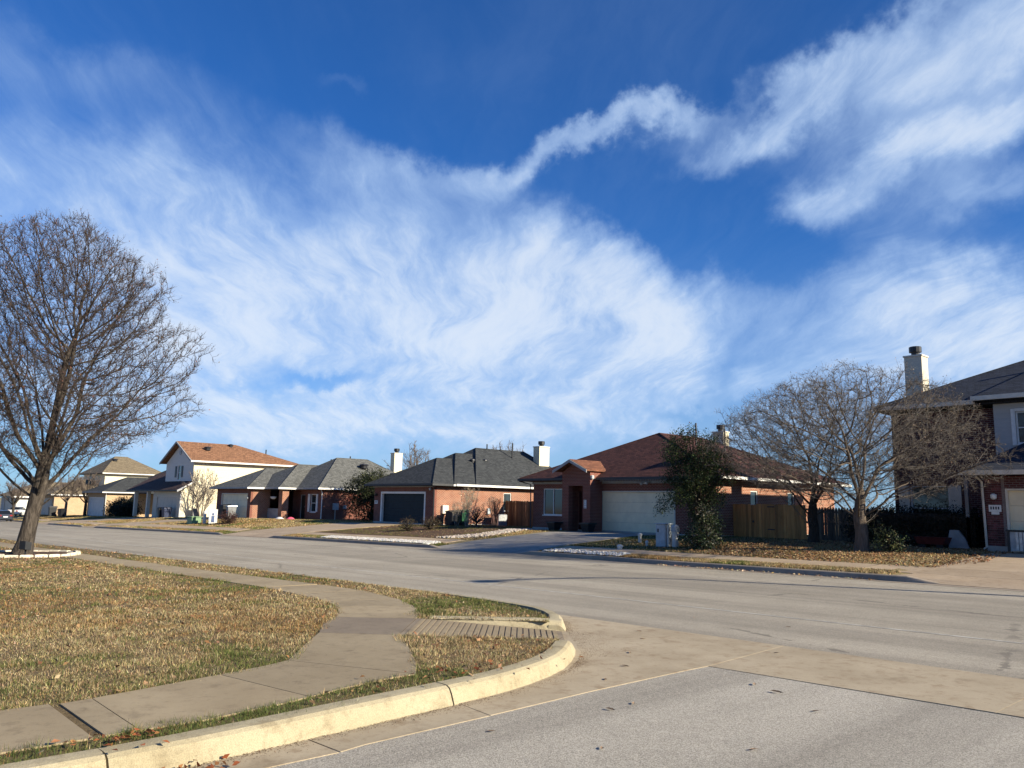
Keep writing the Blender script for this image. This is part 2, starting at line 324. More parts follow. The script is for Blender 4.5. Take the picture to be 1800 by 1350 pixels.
# ------------------------------------------------------------------ mesh builder and object tree
class MB:
    def __init__(s): s.v = []; s.f = []; s.c = None
    def add(s, vs_, fs):
        o = len(s.v); s.v += [tuple(p) for p in vs_]; s.f += [tuple(i + o for i in f) for f in fs]; return s
    def box(s, x0, x1, y0, y1, z0, z1):
        return s.add([(x0, y0, z0), (x1, y0, z0), (x1, y1, z0), (x0, y1, z0), (x0, y0, z1), (x1, y0, z1), (x1, y1, z1), (x0, y1, z1)],
                     [(0, 3, 2, 1), (4, 5, 6, 7), (0, 1, 5, 4), (1, 2, 6, 5), (2, 3, 7, 6), (3, 0, 4, 7)])
    def bbox(s, x0, x1, y0, y1, z0, z1, b):      # box with chamfered vertical and top edges
        r1 = [(x0 + b, y0), (x1 - b, y0), (x1, y0 + b), (x1, y1 - b), (x1 - b, y1), (x0 + b, y1), (x0, y1 - b), (x0, y0 + b)]
        r2 = [(x0 + 2 * b, y0 + b), (x1 - 2 * b, y0 + b), (x1 - b, y0 + 2 * b), (x1 - b, y1 - 2 * b), (x1 - 2 * b, y1 - b), (x0 + 2 * b, y1 - b), (x0 + b, y1 - 2 * b), (x0 + b, y0 + 2 * b)]
        return s.rings([[(x, y, z0) for x, y in r1], [(x, y, z1 - b) for x, y in r1], [(x, y, z1) for x, y in r2]])
    def rings(s, rs, cap0=True, cap1=True, closed=False):
        k = len(rs[0]); o = len(s.v)
        for r in rs: s.v += [tuple(p) for p in r]
        m_ = len(rs)
        for i in range(m_ if closed else m_ - 1):
            a, b_ = o + i * k, o + ((i + 1) % m_) * k
            for j in range(k): s.f.append((a + j, a + (j + 1) % k, b_ + (j + 1) % k, b_ + j))
        if not closed:
            if cap0: s.f.append(tuple(o + j for j in reversed(range(k))))
            if cap1: s.f.append(tuple(o + (m_ - 1) * k + j for j in range(k)))
        return s
    def cyl(s, c, r0, r1, z0, z1, k=12, ax='z'):
        r_ = []
        for r, z in ((r0, z0), (r1, z1)):
            ring = []
            for j in range(k):
                a = 2 * math.pi * j / k; p, q = r * math.cos(a), r * math.sin(a)
                ring.append((c[0] + p, c[1] + q, z) if ax == 'z' else (c[0] + p, z, c[1] + q) if ax == 'y' else (z, c[0] + p, c[1] + q))
            r_.append(ring)
        return s.rings(r_)
    def lathe(s, c, prof, k=14):
        return s.rings([[(c[0] + r * math.cos(2 * math.pi * j / k), c[1] + r * math.sin(2 * math.pi * j / k), c[2] + z) for j in range(k)] for r, z in prof])
    def tube(s, pts, rad, k=8):
        pts = [Vector(p) for p in pts]; rad = rad if isinstance(rad, (list, tuple)) else [rad] * len(pts); rs = []
        for i, p in enumerate(pts):
            d = (pts[min(i + 1, len(pts) - 1)] - pts[max(i - 1, 0)]).normalized()
            u = d.cross(Vector((0, 0, 1)) if abs(d.z) < .9 else Vector((1, 0, 0))).normalized(); v = d.cross(u)
            rs.append([p + (u * math.cos(2 * math.pi * j / k) + v * math.sin(2 * math.pi * j / k)) * rad[i] for j in range(k)])
        return s.rings(rs)
    def prism(s, poly, z0, z1):                  # poly: (x, y[, z]) ; z0/z1 numbers or functions of (x, y)
        f0 = z0 if callable(z0) else (lambda x, y: z0); f1 = z1 if callable(z1) else (lambda x, y: z1)
        a = sum(poly[i][0] * poly[(i + 1) % len(poly)][1] - poly[(i + 1) % len(poly)][0] * poly[i][1] for i in range(len(poly)))
        if a < 0: poly = poly[::-1]
        return s.rings([[(p[0], p[1], f0(p[0], p[1])) for p in poly], [(p[0], p[1], f1(p[0], p[1])) for p in poly]])
    def poly(s, pts): return s.add(pts, [tuple(range(len(pts)))])
    def extr(s, prof, axis, a, b):               # profile in a vertical plane, extruded along 'x' or 'y'
        g = (lambda t, p: (t, p[0], p[1])) if axis == 'x' else (lambda t, p: (p[0], t, p[1]))
        return s.rings([[g(a, p) for p in prof], [g(b, p) for p in prof]])

def mesh_of(name, mb, mat, smooth=False):
    me = bpy.data.meshes.new(name); me.from_pydata(mb.v, [], mb.f)
    if mat: me.materials.append(MATS[mat])
    if smooth: me.polygons.foreach_set('use_smooth', [True] * len(me.polygons))
    me.update(); return me
ORG = {}
def org(o): return ORG.get(o.name, Vector((0, 0, 0)))
def fixn(me):
    import bmesh
    bm = bmesh.new(); bm.from_mesh(me); bmesh.ops.recalc_face_normals(bm, faces=bm.faces); bm.to_mesh(me); bm.free()
def obj(name, mb, mat, parent=None, smooth=False, fix=True, **pr):
    """one mesh object; vertices are given in the coordinates the thing was laid out in"""
    if parent is not None:
        L = org(parent)
        if L.length: mb.v = [(x - L.x, y - L.y, z - L.z) for x, y, z in mb.v]
    me = mesh_of(name, mb, mat, smooth)
    if fix: fixn(me)
    o = bpy.data.objects.new(name, me); COL.objects.link(o)
    if parent is not None: o.parent = parent; ORG[o.name] = org(parent)
    for k, v in pr.items(): o[k] = v
    return o
def thing(name, label, cat, loc=(0, 0, 0), group=None):
    o = bpy.data.objects.new(name, None); COL.objects.link(o); o.location = loc; o.empty_display_size = .2
    o['label'] = label; o['category'] = cat
    if group: o['group'] = group
    ORG[o.name] = Vector(loc); return o
def rebase(o, mb_world=False): pass
def tag(o, label, cat, group=None):
    o['label'] = label; o['category'] = cat
    if group: o['group'] = group
    return o
def dup(root, loc, rotz=0., label=None, parent=None):
    r = root.copy(); COL.objects.link(r); r.location = loc; r.rotation_euler = (0, 0, rotz)
    if label: r['label'] = label
    if parent is not None: r.parent = parent
    for ch in list(root.children):
        c = ch.copy(); COL.objects.link(c); c.parent = r
        for g in list(ch.children):
            d = g.copy(); COL.objects.link(d); d.parent = c
    return r
def fast_mesh(name, verts, faces_n, idx, mat, cols=None, parent=None, smooth=False, **pr):
    """numpy mesh: verts (n,3), all faces with faces_n corners, idx flat; cols (n,3) point colours"""
    me = bpy.data.meshes.new(name); verts = np.asarray(verts, np.float32)
    if parent is not None: verts = verts - np.array(org(parent), np.float32)
    nf = len(idx) // faces_n
    me.vertices.add(len(verts)); me.vertices.foreach_set('co', verts.ravel())
    me.loops.add(len(idx)); me.loops.foreach_set('vertex_index', np.asarray(idx, np.int32))
    me.polygons.add(nf); me.polygons.foreach_set('loop_start', np.arange(0, nf * faces_n, faces_n, dtype=np.int32))
    me.polygons.foreach_set('loop_total', np.full(nf, faces_n, np.int32))
    if smooth: me.polygons.foreach_set('use_smooth', np.ones(nf, bool))
    me.materials.append(MATS[mat]); me.update(calc_edges=True)
    if cols is not None:
        a = me.color_attributes.new('Col', 'FLOAT_COLOR', 'POINT')
        a.data.foreach_set('color', np.hstack([cols, np.ones((len(cols), 1))]).astype(np.float32).ravel())
    o = bpy.data.objects.new(name, me); COL.objects.link(o)
    if parent is not None: o.parent = parent; ORG[o.name] = org(parent)
    for k, v in pr.items(): o[k] = v
    return o

# ------------------------------------------------------------------ terrain
G = .0148306
def rz(x): return G * min(max(x, -260.), 60.)
FK = [(-2000, 26.), (-200, 24.6), (-130, 23.4), (-100, 21.6), (-81, 21.4), (-60, 22.6), (-45, 23.0), (-27, 23.0), (-16, 21.9), (-6, 21.5), (2000, 21.5)]
LOT = [(-2000, -4.), (-260, -3.2), (-160, -1.5), (-132, -1.12), (-110, -.80), (-88, -.45), (-72, .02), (-47, .18), (-30, .28), (-10, .38), (10, .5), (60, 1.), (2000, 1.)]
def interp(t, x): return float(np.interp(x, [p[0] for p in t], [p[1] for p in t]))
def fk(x): return interp(FK, x)
GAPS = [(-112, -100), (-86.4, -81.), (-56., -47.8), (-31.4, -24.2), (-8.8, 3.)]     # kerb cuts at driveways
def gapf(x):
    for a, b_ in GAPS:
        if a - .9 < x < b_ + .9: return min(1., (x - a + .9) / .9, (b_ + .9 - x) / .9)
    return 0.
def terr(x, y):
    """ground height beyond the far kerb"""
    s = y - fk(x)
    base = rz(x) + .14 + max(0., min(1., (s - .2) / 7.)) * (interp(LOT, x) - rz(x) - .14)
    g_ = gapf(x)
    if g_ > 0 and s < 2.4:
        ramp_ = rz(x) + .015 + max(0, s) / 2.4 * (terr_end(x) - rz(x) - .015)
        base = base * (1 - g_) + min(base, ramp_) * g_
    return base
def terr_end(x): return rz(x) + .14 + (2.2 / 7.) * (interp(LOT, x) - rz(x) - .14)

xs = sorted(set([-2000, -1200, -700, -450, -320] + list(np.arange(-260, 61, 2.)) + [100, 200, 450, 900, 2000]
                + [e + d for a, b_ in GAPS for e in (a, b_) for d in (-.95, -.5, 0, .5, .95)]))
ss = [-2000, -800, -300, -120, -60, -35, -24, -20, -15, -10, -5, -1, .02, .1, .35, .8, 1.2, 1.8, 2.4, 3.4, 5, 7.2, 9, 12, 18, 30, 60, 150, 400, 1000, 2200]
mb = MB(); W_ = len(ss)
for x in xs:
    f_ = fk(x)
    for s in ss:
        y = f_ + s
        z = rz(x) - .08 if s <= .02 else terr(x, y) - (.05 if s <= .1 else 0.)
        mb.v.append((x, y, z))
for i in range(len(xs) - 1):
    for j in range(W_ - 1):
        a = i * W_ + j; mb.f.append((a, a + W_, a + W_ + 1, a + 1))
obj('ground', mb, 'ground_far', fix=False, smooth=True, kind='structure')

# main road sheet
NK = [(-2000, 7.0), (-200, 7.1), (-60, 7.5), (-43, 7.7), (-37, 8.0), (-27.6, 8.75), (-20.8, 9.1), (-15.5, 9.35), (-12.2, 9.42), (-10, 9.3)]   # foot of the near kerb
def nk(x): return interp(NK, x)
def sheet(name, xs_, y0f, y1f, dz, mat, ny=2, **pr):
    mb = MB(); W = ny + 1
    for x in xs_:
        a, b_ = y0f(x), y1f(x)
        for j in range(W):
            y = a + (b_ - a) * j / ny; mb.v.append((x, y, rz(x) + dz))
    for i in range(len(xs_) - 1):
        for j in range(ny):
            q = i * W + j; mb.f.append((q, q + W, q + W + 1, q + 1))
    return obj(name, mb, mat, fix=False, smooth=True, **pr)
RX = [-700, -450, -260] + list(np.arange(-200, -11.9, 4.)) + [-11, -10, -7, -3, 0, 5, 20, 60, 200, 600]
road_near = lambda x: 9.595 if x > -11 else nk(x) + .45 if x < -15 else nk(x) + .45 + (9.595 - nk(x) - .45) * (x + 15) / 4.
sheet('main_street', RX, road_near, lambda x: fk(x) - .4, 0., 'asphalt_main', 3, kind='structure')
sheet('far_gutter', RX, lambda x: fk(x) - .395, lambda x: fk(x) + .03, .004, 'concrete_kerb_far', 1, kind='structure')
sheet('near_gutter', [x for x in RX if x <= -12] + [-11, -10], lambda x: nk(x) - .03, lambda x: road_near(x) - .008, .004, 'concrete_gutter', 1, kind='structure')
sheet('road_edge_line', [x for x in RX if -200 <= x <= 60], lambda x: 12.27, lambda x: 12.35, .004, 'white_paint_worn', 1, kind='structure')
# side street
mb = MB().poly([(-5.06, 2.6, 0), (-5.11, 3.2, 0), (-5.17, 4.4, 0), (-5.27, 5.7, 0), (-5.32, 7.2, 0), (-5.26, 7.632, 0), (-2.3, 7.735, 0), (6, 7.9, 0), (6, -80, 0), (-5.02, -80, 0)])
mb.v = [(x, y, rz(x)) for x, y, z in mb.v]
obj('side_street', mb, 'asphalt_side', fix=False, kind='structure')
# concrete: gutter of the side street with the corner fan and the valley pan, cut in slabs
pan = bpy.data.objects.new('valley_gutter', None); COL.objects.link(pan); pan['kind'] = 'structure'
def slab(poly, mat, parent, dz, th=.12, name='slab'):
    return obj(name, MB().prism(poly, lambda x, y: rz(x) + dz - th, lambda x, y: rz(x) + dz), mat, parent)
KF = [(-5.30, -80), (-5.30, 1.9), (-5.36, 2.3), (-5.45, 3.25), (-5.57, 4.41), (-5.66, 5.13), (-5.82, 5.75), (-6.08, 6.32), (-6.38, 6.78), (-6.72, 7.19), (-7.2, 7.6)]   # foot of the side street kerb
slab([(-5.27, -20), (-5.27, 1.9), (-5.33, 2.3), (-5.4, 2.95), (-4.99, 2.97), (-4.99, 2.6), (-4.94, -20)], 'concrete_gutter', pan, .005)
slab([(-5.405, 2.965), (-5.42, 3.25), (-5.55, 4.41), (-5.56, 4.46), (-5.10, 4.40), (-5.04, 3.2), (-4.995, 2.985)], 'concrete_gutter', pan, .005)
slab([(-5.62, 4.475), (-5.74, 5.13), (-5.9, 5.7), (-6.16, 6.22), (-6.5, 6.68), (-6.85, 7.05), (-7.2, 7.3), (-8.2, 8.2), (-8.8, 8.8), (-10.0, 9.2), (-10.0, 9.57), (-5.441, 9.57), (-5.241, 7.63), (-5.245, 7.2), (-5.195, 5.7), (-5.105, 4.415)], 'concrete_gutter', pan, .005)
slab([(-5.235, 7.635), (-5.435, 9.57), (-2.51, 9.57), (-2.48, 7.75)], 'concrete_gutter', pan, .005)
slab([(-2.475, 7.75), (-2.505, 9.57), (1.2, 9.57), (1.2, 7.78)], 'concrete_gutter', pan, .005)
slab([(1.215, 7.78), (1.215, 9.57), (6, 9.57), (6, 7.92)], 'concrete_gutter', pan, .005)

# ------------------------------------------------------------------ near corner lot
CORNER_Z = .15
def nz(x, y):     # ground height on the near block
    d_ = max(0., -x - 9.) * .004 + max(0., min(nk(x) - y - 2.6, 8.)) * .012 * min(1., max(0., (-x - 12) / 8.))
    return rz(x) + CORNER_Z - .02 + min(d_, .3)
back = [(-5.52, 1.9), (-5.56, 3.2), (-5.68, 4.4), (-5.8, 5.0), (-6.05, 5.75), (-6.35, 6.35), (-6.75, 6.85), (-7.0, 7.12)]
mainback = [(-8.15, 8.1), (-8.75, 8.6), (-9.6, 8.95), (-10.6, 9.12), (-12.2, 9.2), (-15.5, 9.12), (-20.8, 8.88), (-27.6, 8.52), (-37, 7.78), (-43, 7.48), (-60, 7.28), (-200, 6.88), (-700, 6.8)]
lot_poly = [(-5.52, -80)] + back + [(-7.2, 7.35), (-8.0, 8.0)] + mainback + [(-700, -80)]
import bmesh
def fill_poly(name, poly, zf, mat, sub=0, **pr):
    bm = bmesh.new(); vs_ = [bm.verts.new((x, y, 0)) for x, y in poly]; es = [bm.edges.new((vs_[i], vs_[(i + 1) % len(vs_)])) for i in range(len(vs_))]
    bmesh.ops.triangle_fill(bm, use_beauty=True, use_dissolve=False, edges=es)
    for v in bm.verts: v.co.z = zf(v.co.x, v.co.y)
    bmesh.ops.recalc_face_normals(bm, faces=bm.faces)
    if sum(f.normal.z for f in bm.faces) < 0: bmesh.ops.reverse_faces(bm, faces=bm.faces)
    me = bpy.data.meshes.new(name); bm.to_mesh(me); bm.free(); me.materials.append(MATS[mat])
    o = bpy.data.objects.new(name, me); COL.objects.link(o)
    for k, v in pr.items(): o[k] = v
    return o
def nzv(q):
    x, y = q[:, 0], q[:, 1]; k_ = np.interp(x, [p[0] for p in NK], [p[1] for p in NK])
    d_ = np.maximum(0., -x - 9.) * .004 + np.clip(k_ - y - 2.6, 0., 8.) * .012 * np.clip((-x - 12) / 8., 0., 1.)
    return G * np.clip(x, -260, 60) + CORNER_Z - .02 + np.minimum(d_, .3)
def fkv(x): return np.interp(x, [p[0] for p in FK], [p[1] for p in FK])
def terrv(q): return np.array([terr(a, b_) for a, b_ in q]) if len(q) < 3000 else terrv_(q)
def terrv_(q):
    x, y = q[:, 0], q[:, 1]; s_ = y - fkv(x); r_ = G * np.clip(x, -260, 60); lt = np.interp(x, [p[0] for p in LOT], [p[1] for p in LOT])
    base = r_ + .14 + np.clip((s_ - .2) / 7., 0, 1) * (lt - r_ - .14); end = r_ + .14 + (2.2 / 7.) * (lt - r_ - .14)
    g_ = np.zeros(len(x))
    for a, b_ in GAPS: g_ = np.maximum(g_, np.clip(np.minimum((x - a + .9) / .9, (b_ + .9 - x) / .9), 0, 1))
    rp = np.minimum(base, r_ + .015 + np.maximum(0, s_) / 2.4 * (end - r_ - .015)); g_ = np.where(s_ < 2.4, g_, 0)
    return base * (1 - g_) + rp * g_
def grid_fill(name, poly, zf, mat, gx, gy, **pr):
    """polygon filled as a height field: boundary plus inner grid points"""
    from mathutils.geometry import delaunay_2d_cdt
    P = [Vector(p) for p in poly]; nb = len(P); A = np.array(poly)
    xx, yy = np.meshgrid(gx, gy); q = np.stack([xx.ravel(), yy.ravel()], 1)
    q = q[in_poly(q, A)]
    P += [Vector((float(a), float(b_))) for a, b_ in q]
    vs_, es, fs, *_ = delaunay_2d_cdt(P, [(i, (i + 1) % nb) for i in range(nb)], [], 1, 1e-4)
    mb = MB(); mb.v = [(v.x, v.y, zf(v.x, v.y)) for v in vs_]; mb.f = [tuple(f) for f in fs]
    o = obj(name, mb, mat, fix=False, smooth=True, **pr)
    return o
def in_poly(q, A):
    x, y = q[:, 0], q[:, 1]; r = np.zeros(len(q), bool); n_ = len(A)
    for i in range(n_):
        x0, y0 = A[i]; x1, y1 = A[(i + 1) % n_]
        c = ((y0 > y) != (y1 > y)); t = np.where(c, (x1 - x0) * (y - y0) / (y1 - y0 + 1e-12) + x0, 0)
        r ^= c & (x < t)
    return r
ramp_poly = [(-9.52, 6.80), (-8.42, 5.78), (-7.02, 7.05), (-7.25, 7.62), (-8.05, 8.32), (-8.35, 7.95)]
lot2 = [(-5.52, -80)] + back + [(-7.05, 7.05), (-8.42, 5.74), (-9.55, 6.82), (-8.4, 7.95)] + mainback + [(-700, -80)]
grid_fill('corner_lawn', lot2, nz, 'lawn_soil', np.arange(-60, -5, 2.), np.arange(-20, 10, 1.), kind='structure')

# kerbs as swept segments
PROF = [(0, -.12), (0, .0), (.035, .085), (.06, .125), (.095, .146), (.15, .150), (.235, .150), (.24, .10), (.24, -.12)]
def offs(pts, side):
    out = []
    for i, p in enumerate(pts):
        a = Vector(pts[max(i - 1, 0)][:2]); b_ = Vector(pts[min(i + 1, len(pts) - 1)][:2]); d = (b_ - a).normalized()
        out.append(Vector((-d.y, d.x)) * side)
    return out
def kerb(pts, side, mat, parent, hs=None, name='kerb_segment'):
    no = offs(pts, side); rs = []
    for i, p in enumerate(pts):
        h = 1. if hs is None else hs[i]
        rs.append([(p[0] + no[i].x * a, p[1] + no[i].y * a, rz(p[0]) + (z * h if z > 0 else z) + .002) for a, z in PROF])
    return obj(name, MB().rings(rs), mat, parent)
def resample(pts, step):
    out = [pts[0]]
    for a, b_ in zip(pts[:-1], pts[1:]):
        L = math.hypot(b_[0] - a[0], b_[1] - a[1]); k = max(1, int(L / step))
        out += [(a[0] + (b_[0] - a[0]) * i / k, a[1] + (b_[1] - a[1]) * i / k) for i in range(1, k + 1)]
    return out
nkb = bpy.data.objects.new('corner_kerb', None); COL.objects.link(nkb); nkb['kind'] = 'structure'
kerb(resample([(-5.30, -30), (-5.30, 1.60)], 4), 1, 'concrete_kerb', nkb)
kerb([(-5.301, 1.617), (-5.33, 2.1), (-5.37, 2.6), (-5.45, 3.25), (-5.52, 3.9), (-5.575, 4.40)], 1, 'concrete_kerb', nkb)
kerb([(-5.579, 4.418), (-5.62, 4.8), (-5.68, 5.13), (-5.78, 5.5), (-5.92, 5.9), (-6.1, 6.28), (-6.33, 6.63), (-6.6, 6.98), (-6.86, 7.26), (-7.06, 7.42)], 1, 'concrete_kerb', nkb, [1, 1, 1, 1, 1, 1, 1, 1, .75, .2])
kerb([(-8.02, 8.28), (-8.2, 8.48), (-8.5, 8.76), (-8.9, 9.02), (-9.4, 9.24), (-10.0, 9.34), (-11, 9.42), (-12.2, 9.46)], 1, 'concrete_kerb', nkb, [.5, .9, 1, 1, 1, 1, 1, 1])
k0 = [(-12.24, 9.462), (-15.5, 9.38), (-18.2, 9.25), (-20.8, 9.14), (-24, 8.98), (-27.6, 8.78), (-32, 8.43), (-37, 8.03), (-43, 7.73), (-60, 7.53), (-120, 7.3), (-200, 7.13)]
kk = resample(k0, 3.2)
for a in range(0, len(kk) - 1, 2): kerb(kk[a:a + 3], 1, 'concrete_kerb', nkb)
fkb = bpy.data.objects.new('far_kerb', None); COL.objects.link(fkb); fkb['kind'] = 'structure'
ed = [-200.] + [e for g_ in GAPS for e in g_] + [60.]
for a, b_ in zip(ed[0::2], ed[1::2]):
    L = b_ - a; xs_ = [a - .9 + 1e-3, a - .45, a] if a > -199 else [a]
    xs_ += list(np.linspace(a, b_, max(2, int(L / 3)))[1:-1]) + ([b_, b_ + .45, b_ + .9] if b_ < 59 else [b_])
    hs = [1.] * len(xs_)
    if a > -199: hs[0], hs[1] = .06, .5
    if b_ < 59: hs[-1], hs[-2] = .06, .5
    cut = list(range(0, len(xs_) - 1, 3)); 
    for i, c0 in enumerate(cut):
        c1 = cut[i + 1] if i + 1 < len(cut) else len(xs_) - 1
        kerb([(x, fk(x)) for x in xs_[c0:c1 + 1]], 1, 'concrete_kerb_far', fkb, hs[c0:c1 + 1])
# the returned edge beside the ramp
def lift(poly, z0, z1, name, mat, parent): return obj(name, MB().prism(poly, z0, z1), mat, parent)

# sidewalk of the corner: slabs
swk = bpy.data.objects.new('corner_sidewalk', None); COL.objects.link(swk); swk['kind'] = 'structure'
def wslab(poly, mat='concrete_walk', dz=.012, parent=swk):
    return obj('slab', MB().prism(poly, lambda x, y: nz(x, y) - .1, lambda x, y: nz(x, y) + dz), mat, parent)
yy = 1.66
while yy > -12:
    wslab([(-7.06, yy), (-5.86, yy), (-5.86, yy - 1.5), (-7.08, yy - 1.5)]); yy -= 1.512
wslab([(-7.02, 1.73), (-5.87, 1.735), (-5.868, 1.945), (-7.06, 1.96)])
wslab([(-7.065, 1.968), (-5.868, 1.953), (-5.86, 2.41), (-5.98, 3.06), (-6.05, 3.3), (-7.36, 3.1), (-7.14, 2.28)])
wslab([(-7.362, 3.11), (-6.052, 3.31), (-6.16, 3.66), (-6.26, 4.1), (-6.28, 4.50), (-7.63, 3.9), (-7.5, 3.6)])
wslab([(-7.635, 3.912), (-6.285, 4.512), (-6.75, 4.84), (-7.66, 5.37), (-8.38, 5.72), (-9.12, 5.06), (-8.41, 4.5)])
wslab([(-9.13, 5.07), (-8.39, 5.735), (-9.5, 6.78), (-10.33, 5.98), (-9.8, 5.5)], 'concrete_walk_dark')
inner = [(-10.34, 5.99), (-10.7, 6.25), (-11.4, 6.62), (-12.2, 6.85), (-13.6, 7.0), (-15.0, 7.07)]
outer = [(-9.51, 6.79), (-9.95, 7.18), (-10.7, 7.6), (-11.76, 8.02), (-13.4, 8.3), (-14.9, 8.24)]
for i in range(len(inner) - 1):
    def e(p, q, t): return (p[0] + (q[0] - p[0]) * t, p[1] + (q[1] - p[1]) * t)
    wslab([e(inner[i], inner[i + 1], .006), e(inner[i], inner[i + 1], .994), e(outer[i], outer[i + 1], .994), e(outer[i], outer[i + 1], .006)])
wx = [(-15, 7.07, 8.24), (-20.4, 6.75, 7.75), (-28, 6.35, 7.3), (-37, 5.9, 6.8), (-60, 5.6, 6.4), (-120, 5.4, 6.2)]
x = -15.0
while x > -70:
    x2 = x - 1.52
    f0 = lambda x_, k: float(np.interp(-x_, [-q[0] for q in wx], [q[k] for q in wx]))
    wslab([(x - .01, f0(x, 1)), (x2, f0(x2, 1)), (x2, f0(x2, 2)), (x - .01, f0(x, 2))]); x = x2
# kerb ramp with raised ribs, child of the sidewalk
A_, B_, C_, D_ = Vector((-9.50, 6.80)), Vector((-8.40, 5.76)), Vector((-7.08, 7.34)), Vector((-8.02, 8.2))
def rampz(p):
    t = ((p - (A_ + B_) / 2).dot(((C_ + D_) / 2 - (A_ + B_) / 2).normalized())) / ((C_ + D_) / 2 - (A_ + B_) / 2).length
    return rz(p.x) + .145 * (1 - t) + .012 * t
mb = MB()
mb.rings([[(p.x, p.y, rampz(p) - .12) for p in (A_, B_, C_, D_)], [(p.x, p.y, rampz(p)) for p in (A_, B_, C_, D_)]])
rmp = obj('kerb_ramp', mb, 'concrete_walk_dark', swk)
NR = 24
for i in range(NR):
    t0, t1 = (i + .12) / NR * .94 + .03, (i + .88) / NR * .94 + .03
    q = [B_.lerp(C_, t0), B_.lerp(C_, t1), A_.lerp(D_, t1), A_.lerp(D_, t0)]
    c_ = sum(q, Vector((0, 0))) / 4; q = [c_ + (p - c_) * .965 for p in q]
    q2 = [p + (q[3 - k] - p) * .12 if False else p for k, p in enumerate(q)]
    mb = MB().rings([[(p.x, p.y, rampz(p) - .01) for p in q], [(p.x, p.y, rampz(p) + .008) for p in q2]])
    obj('rib', mb, 'concrete_ramp', rmp)
kerb([(-8.06, 8.24), (-8.32, 7.98), (-8.7, 7.58), (-9.1, 7.2), (-9.4, 6.92)], -1, 'concrete_kerb', nkb, [.9, 1, 1.02, 1.02, 1.0])
# wide weedy joint
obj('joint_gap', MB().prism([(-7.06, 1.662), (-5.86, 1.662), (-5.86, 1.733), (-7.04, 1.728)], lambda x, y: nz(x, y) - .06, lambda x, y: nz(x, y) - .012), 'joint', swk)

# ------------------------------------------------------------------ far sidewalk and driveways
fsw = bpy.data.objects.new('far_sidewalk', None); COL.objects.link(fsw); fsw['kind'] = 'structure'
x = 20.
while x > -120:
    x2 = x - 1.52
    P4 = [(x - .012, fk(x) + 1.15), (x - .012, fk(x) + 2.38), (x2, fk(x2) + 2.38), (x2, fk(x2) + 1.15)]
    if not any(a - .3 < (x + x2) / 2 < b_ + .3 for a, b_ in GAPS):
        obj('slab', MB().prism(P4, lambda a, b_: terr(a, b_) - .1, lambda a, b_: terr(a, b_) + .022), 'concrete_drive', fsw)
    x = x2
def driveway(name, k0, k1, g0, g1, yg, mat, label):
    """k0..k1 at the kerb, g0..g1 at the garage; laid as separate pours"""
    par = bpy.data.objects.new(name, None); COL.objects.link(par); par['kind'] = 'structure'; par['label'] = label
    ts = [0, .14, .26, .5, .75, 1.0]
    for i in range(len(ts) - 1):
        for h in (0, 1):
            mb = MB(); rows = []; 
            tt = np.linspace(ts[i] + .002, ts[i + 1] - .0, 4)
            for t in tt:
                row = []
                for u in np.linspace(h * .5 + .002 * h, h * .5 + .498, 4):
                    fl = 1 + (.10 * max(0, 1 - t / .12))
                    xa = k0 + (g0 - k0) * t; xb = k1 + (g1 - k1) * t; xm = (xa + xb) / 2; hw = (xb - xa) / 2 * fl
                    x_ = xm - hw + 2 * hw * u; yk = fk(x_); y_ = yk + (yg - yk) * t
                    z_ = max(terr(x_, y_), rz(x_) + .0) + .018
                    if t < .02: z_ = rz(x_) + .012
                    row.append((x_, y_, z_))
                rows.append(row)
            b0 = len(mb.v)
            for r in rows: mb.v += r
            nb_ = len(mb.v)
            mb.v += [(a, b_, c - .1) for a, b_, c in mb.v[b0:]]
            for p in range(3):
                for q in range(3):
                    k_ = p * 4 + q; mb.f.append((k_, k_ + 1, k_ + 5, k_ + 4))
            for p in range(3):
                for (u_, v_) in ((p, p + 1), (12 + p, 13 + p), (p * 4, p * 4 + 4), (p * 4 + 3, p * 4 + 7)): mb.f.append((u_, v_, v_ + nb_, u_ + nb_))
            obj('slab', mb, mat, par)
driveway('driveway_plum_house', -9.0, 1.5, -9.2, -2.9, 30.6, 'concrete_drive', 'tan concrete driveway of the plum brick house')
driveway('driveway_red_house', -31.0, -24.6, -30.2, -24.6, 33.6, 'concrete_drive_grey', 'grey concrete driveway of the red brick house')
driveway('driveway_navy_door_house', -55.4, -48.4, -50.0, -43.9, 32.1, 'concrete_drive', 'tan driveway leading to the navy garage door')
driveway('driveway_grey_roof_house', -86., -81.4, -74.2, -67.6, 30.0, 'concrete_drive', 'tan driveway of the grey roofed brick house')
driveway('driveway_cream_house', -111, -101, -92.2, -84.5, 30.0, 'concrete_drive', 'tan driveway of the cream two storey house')

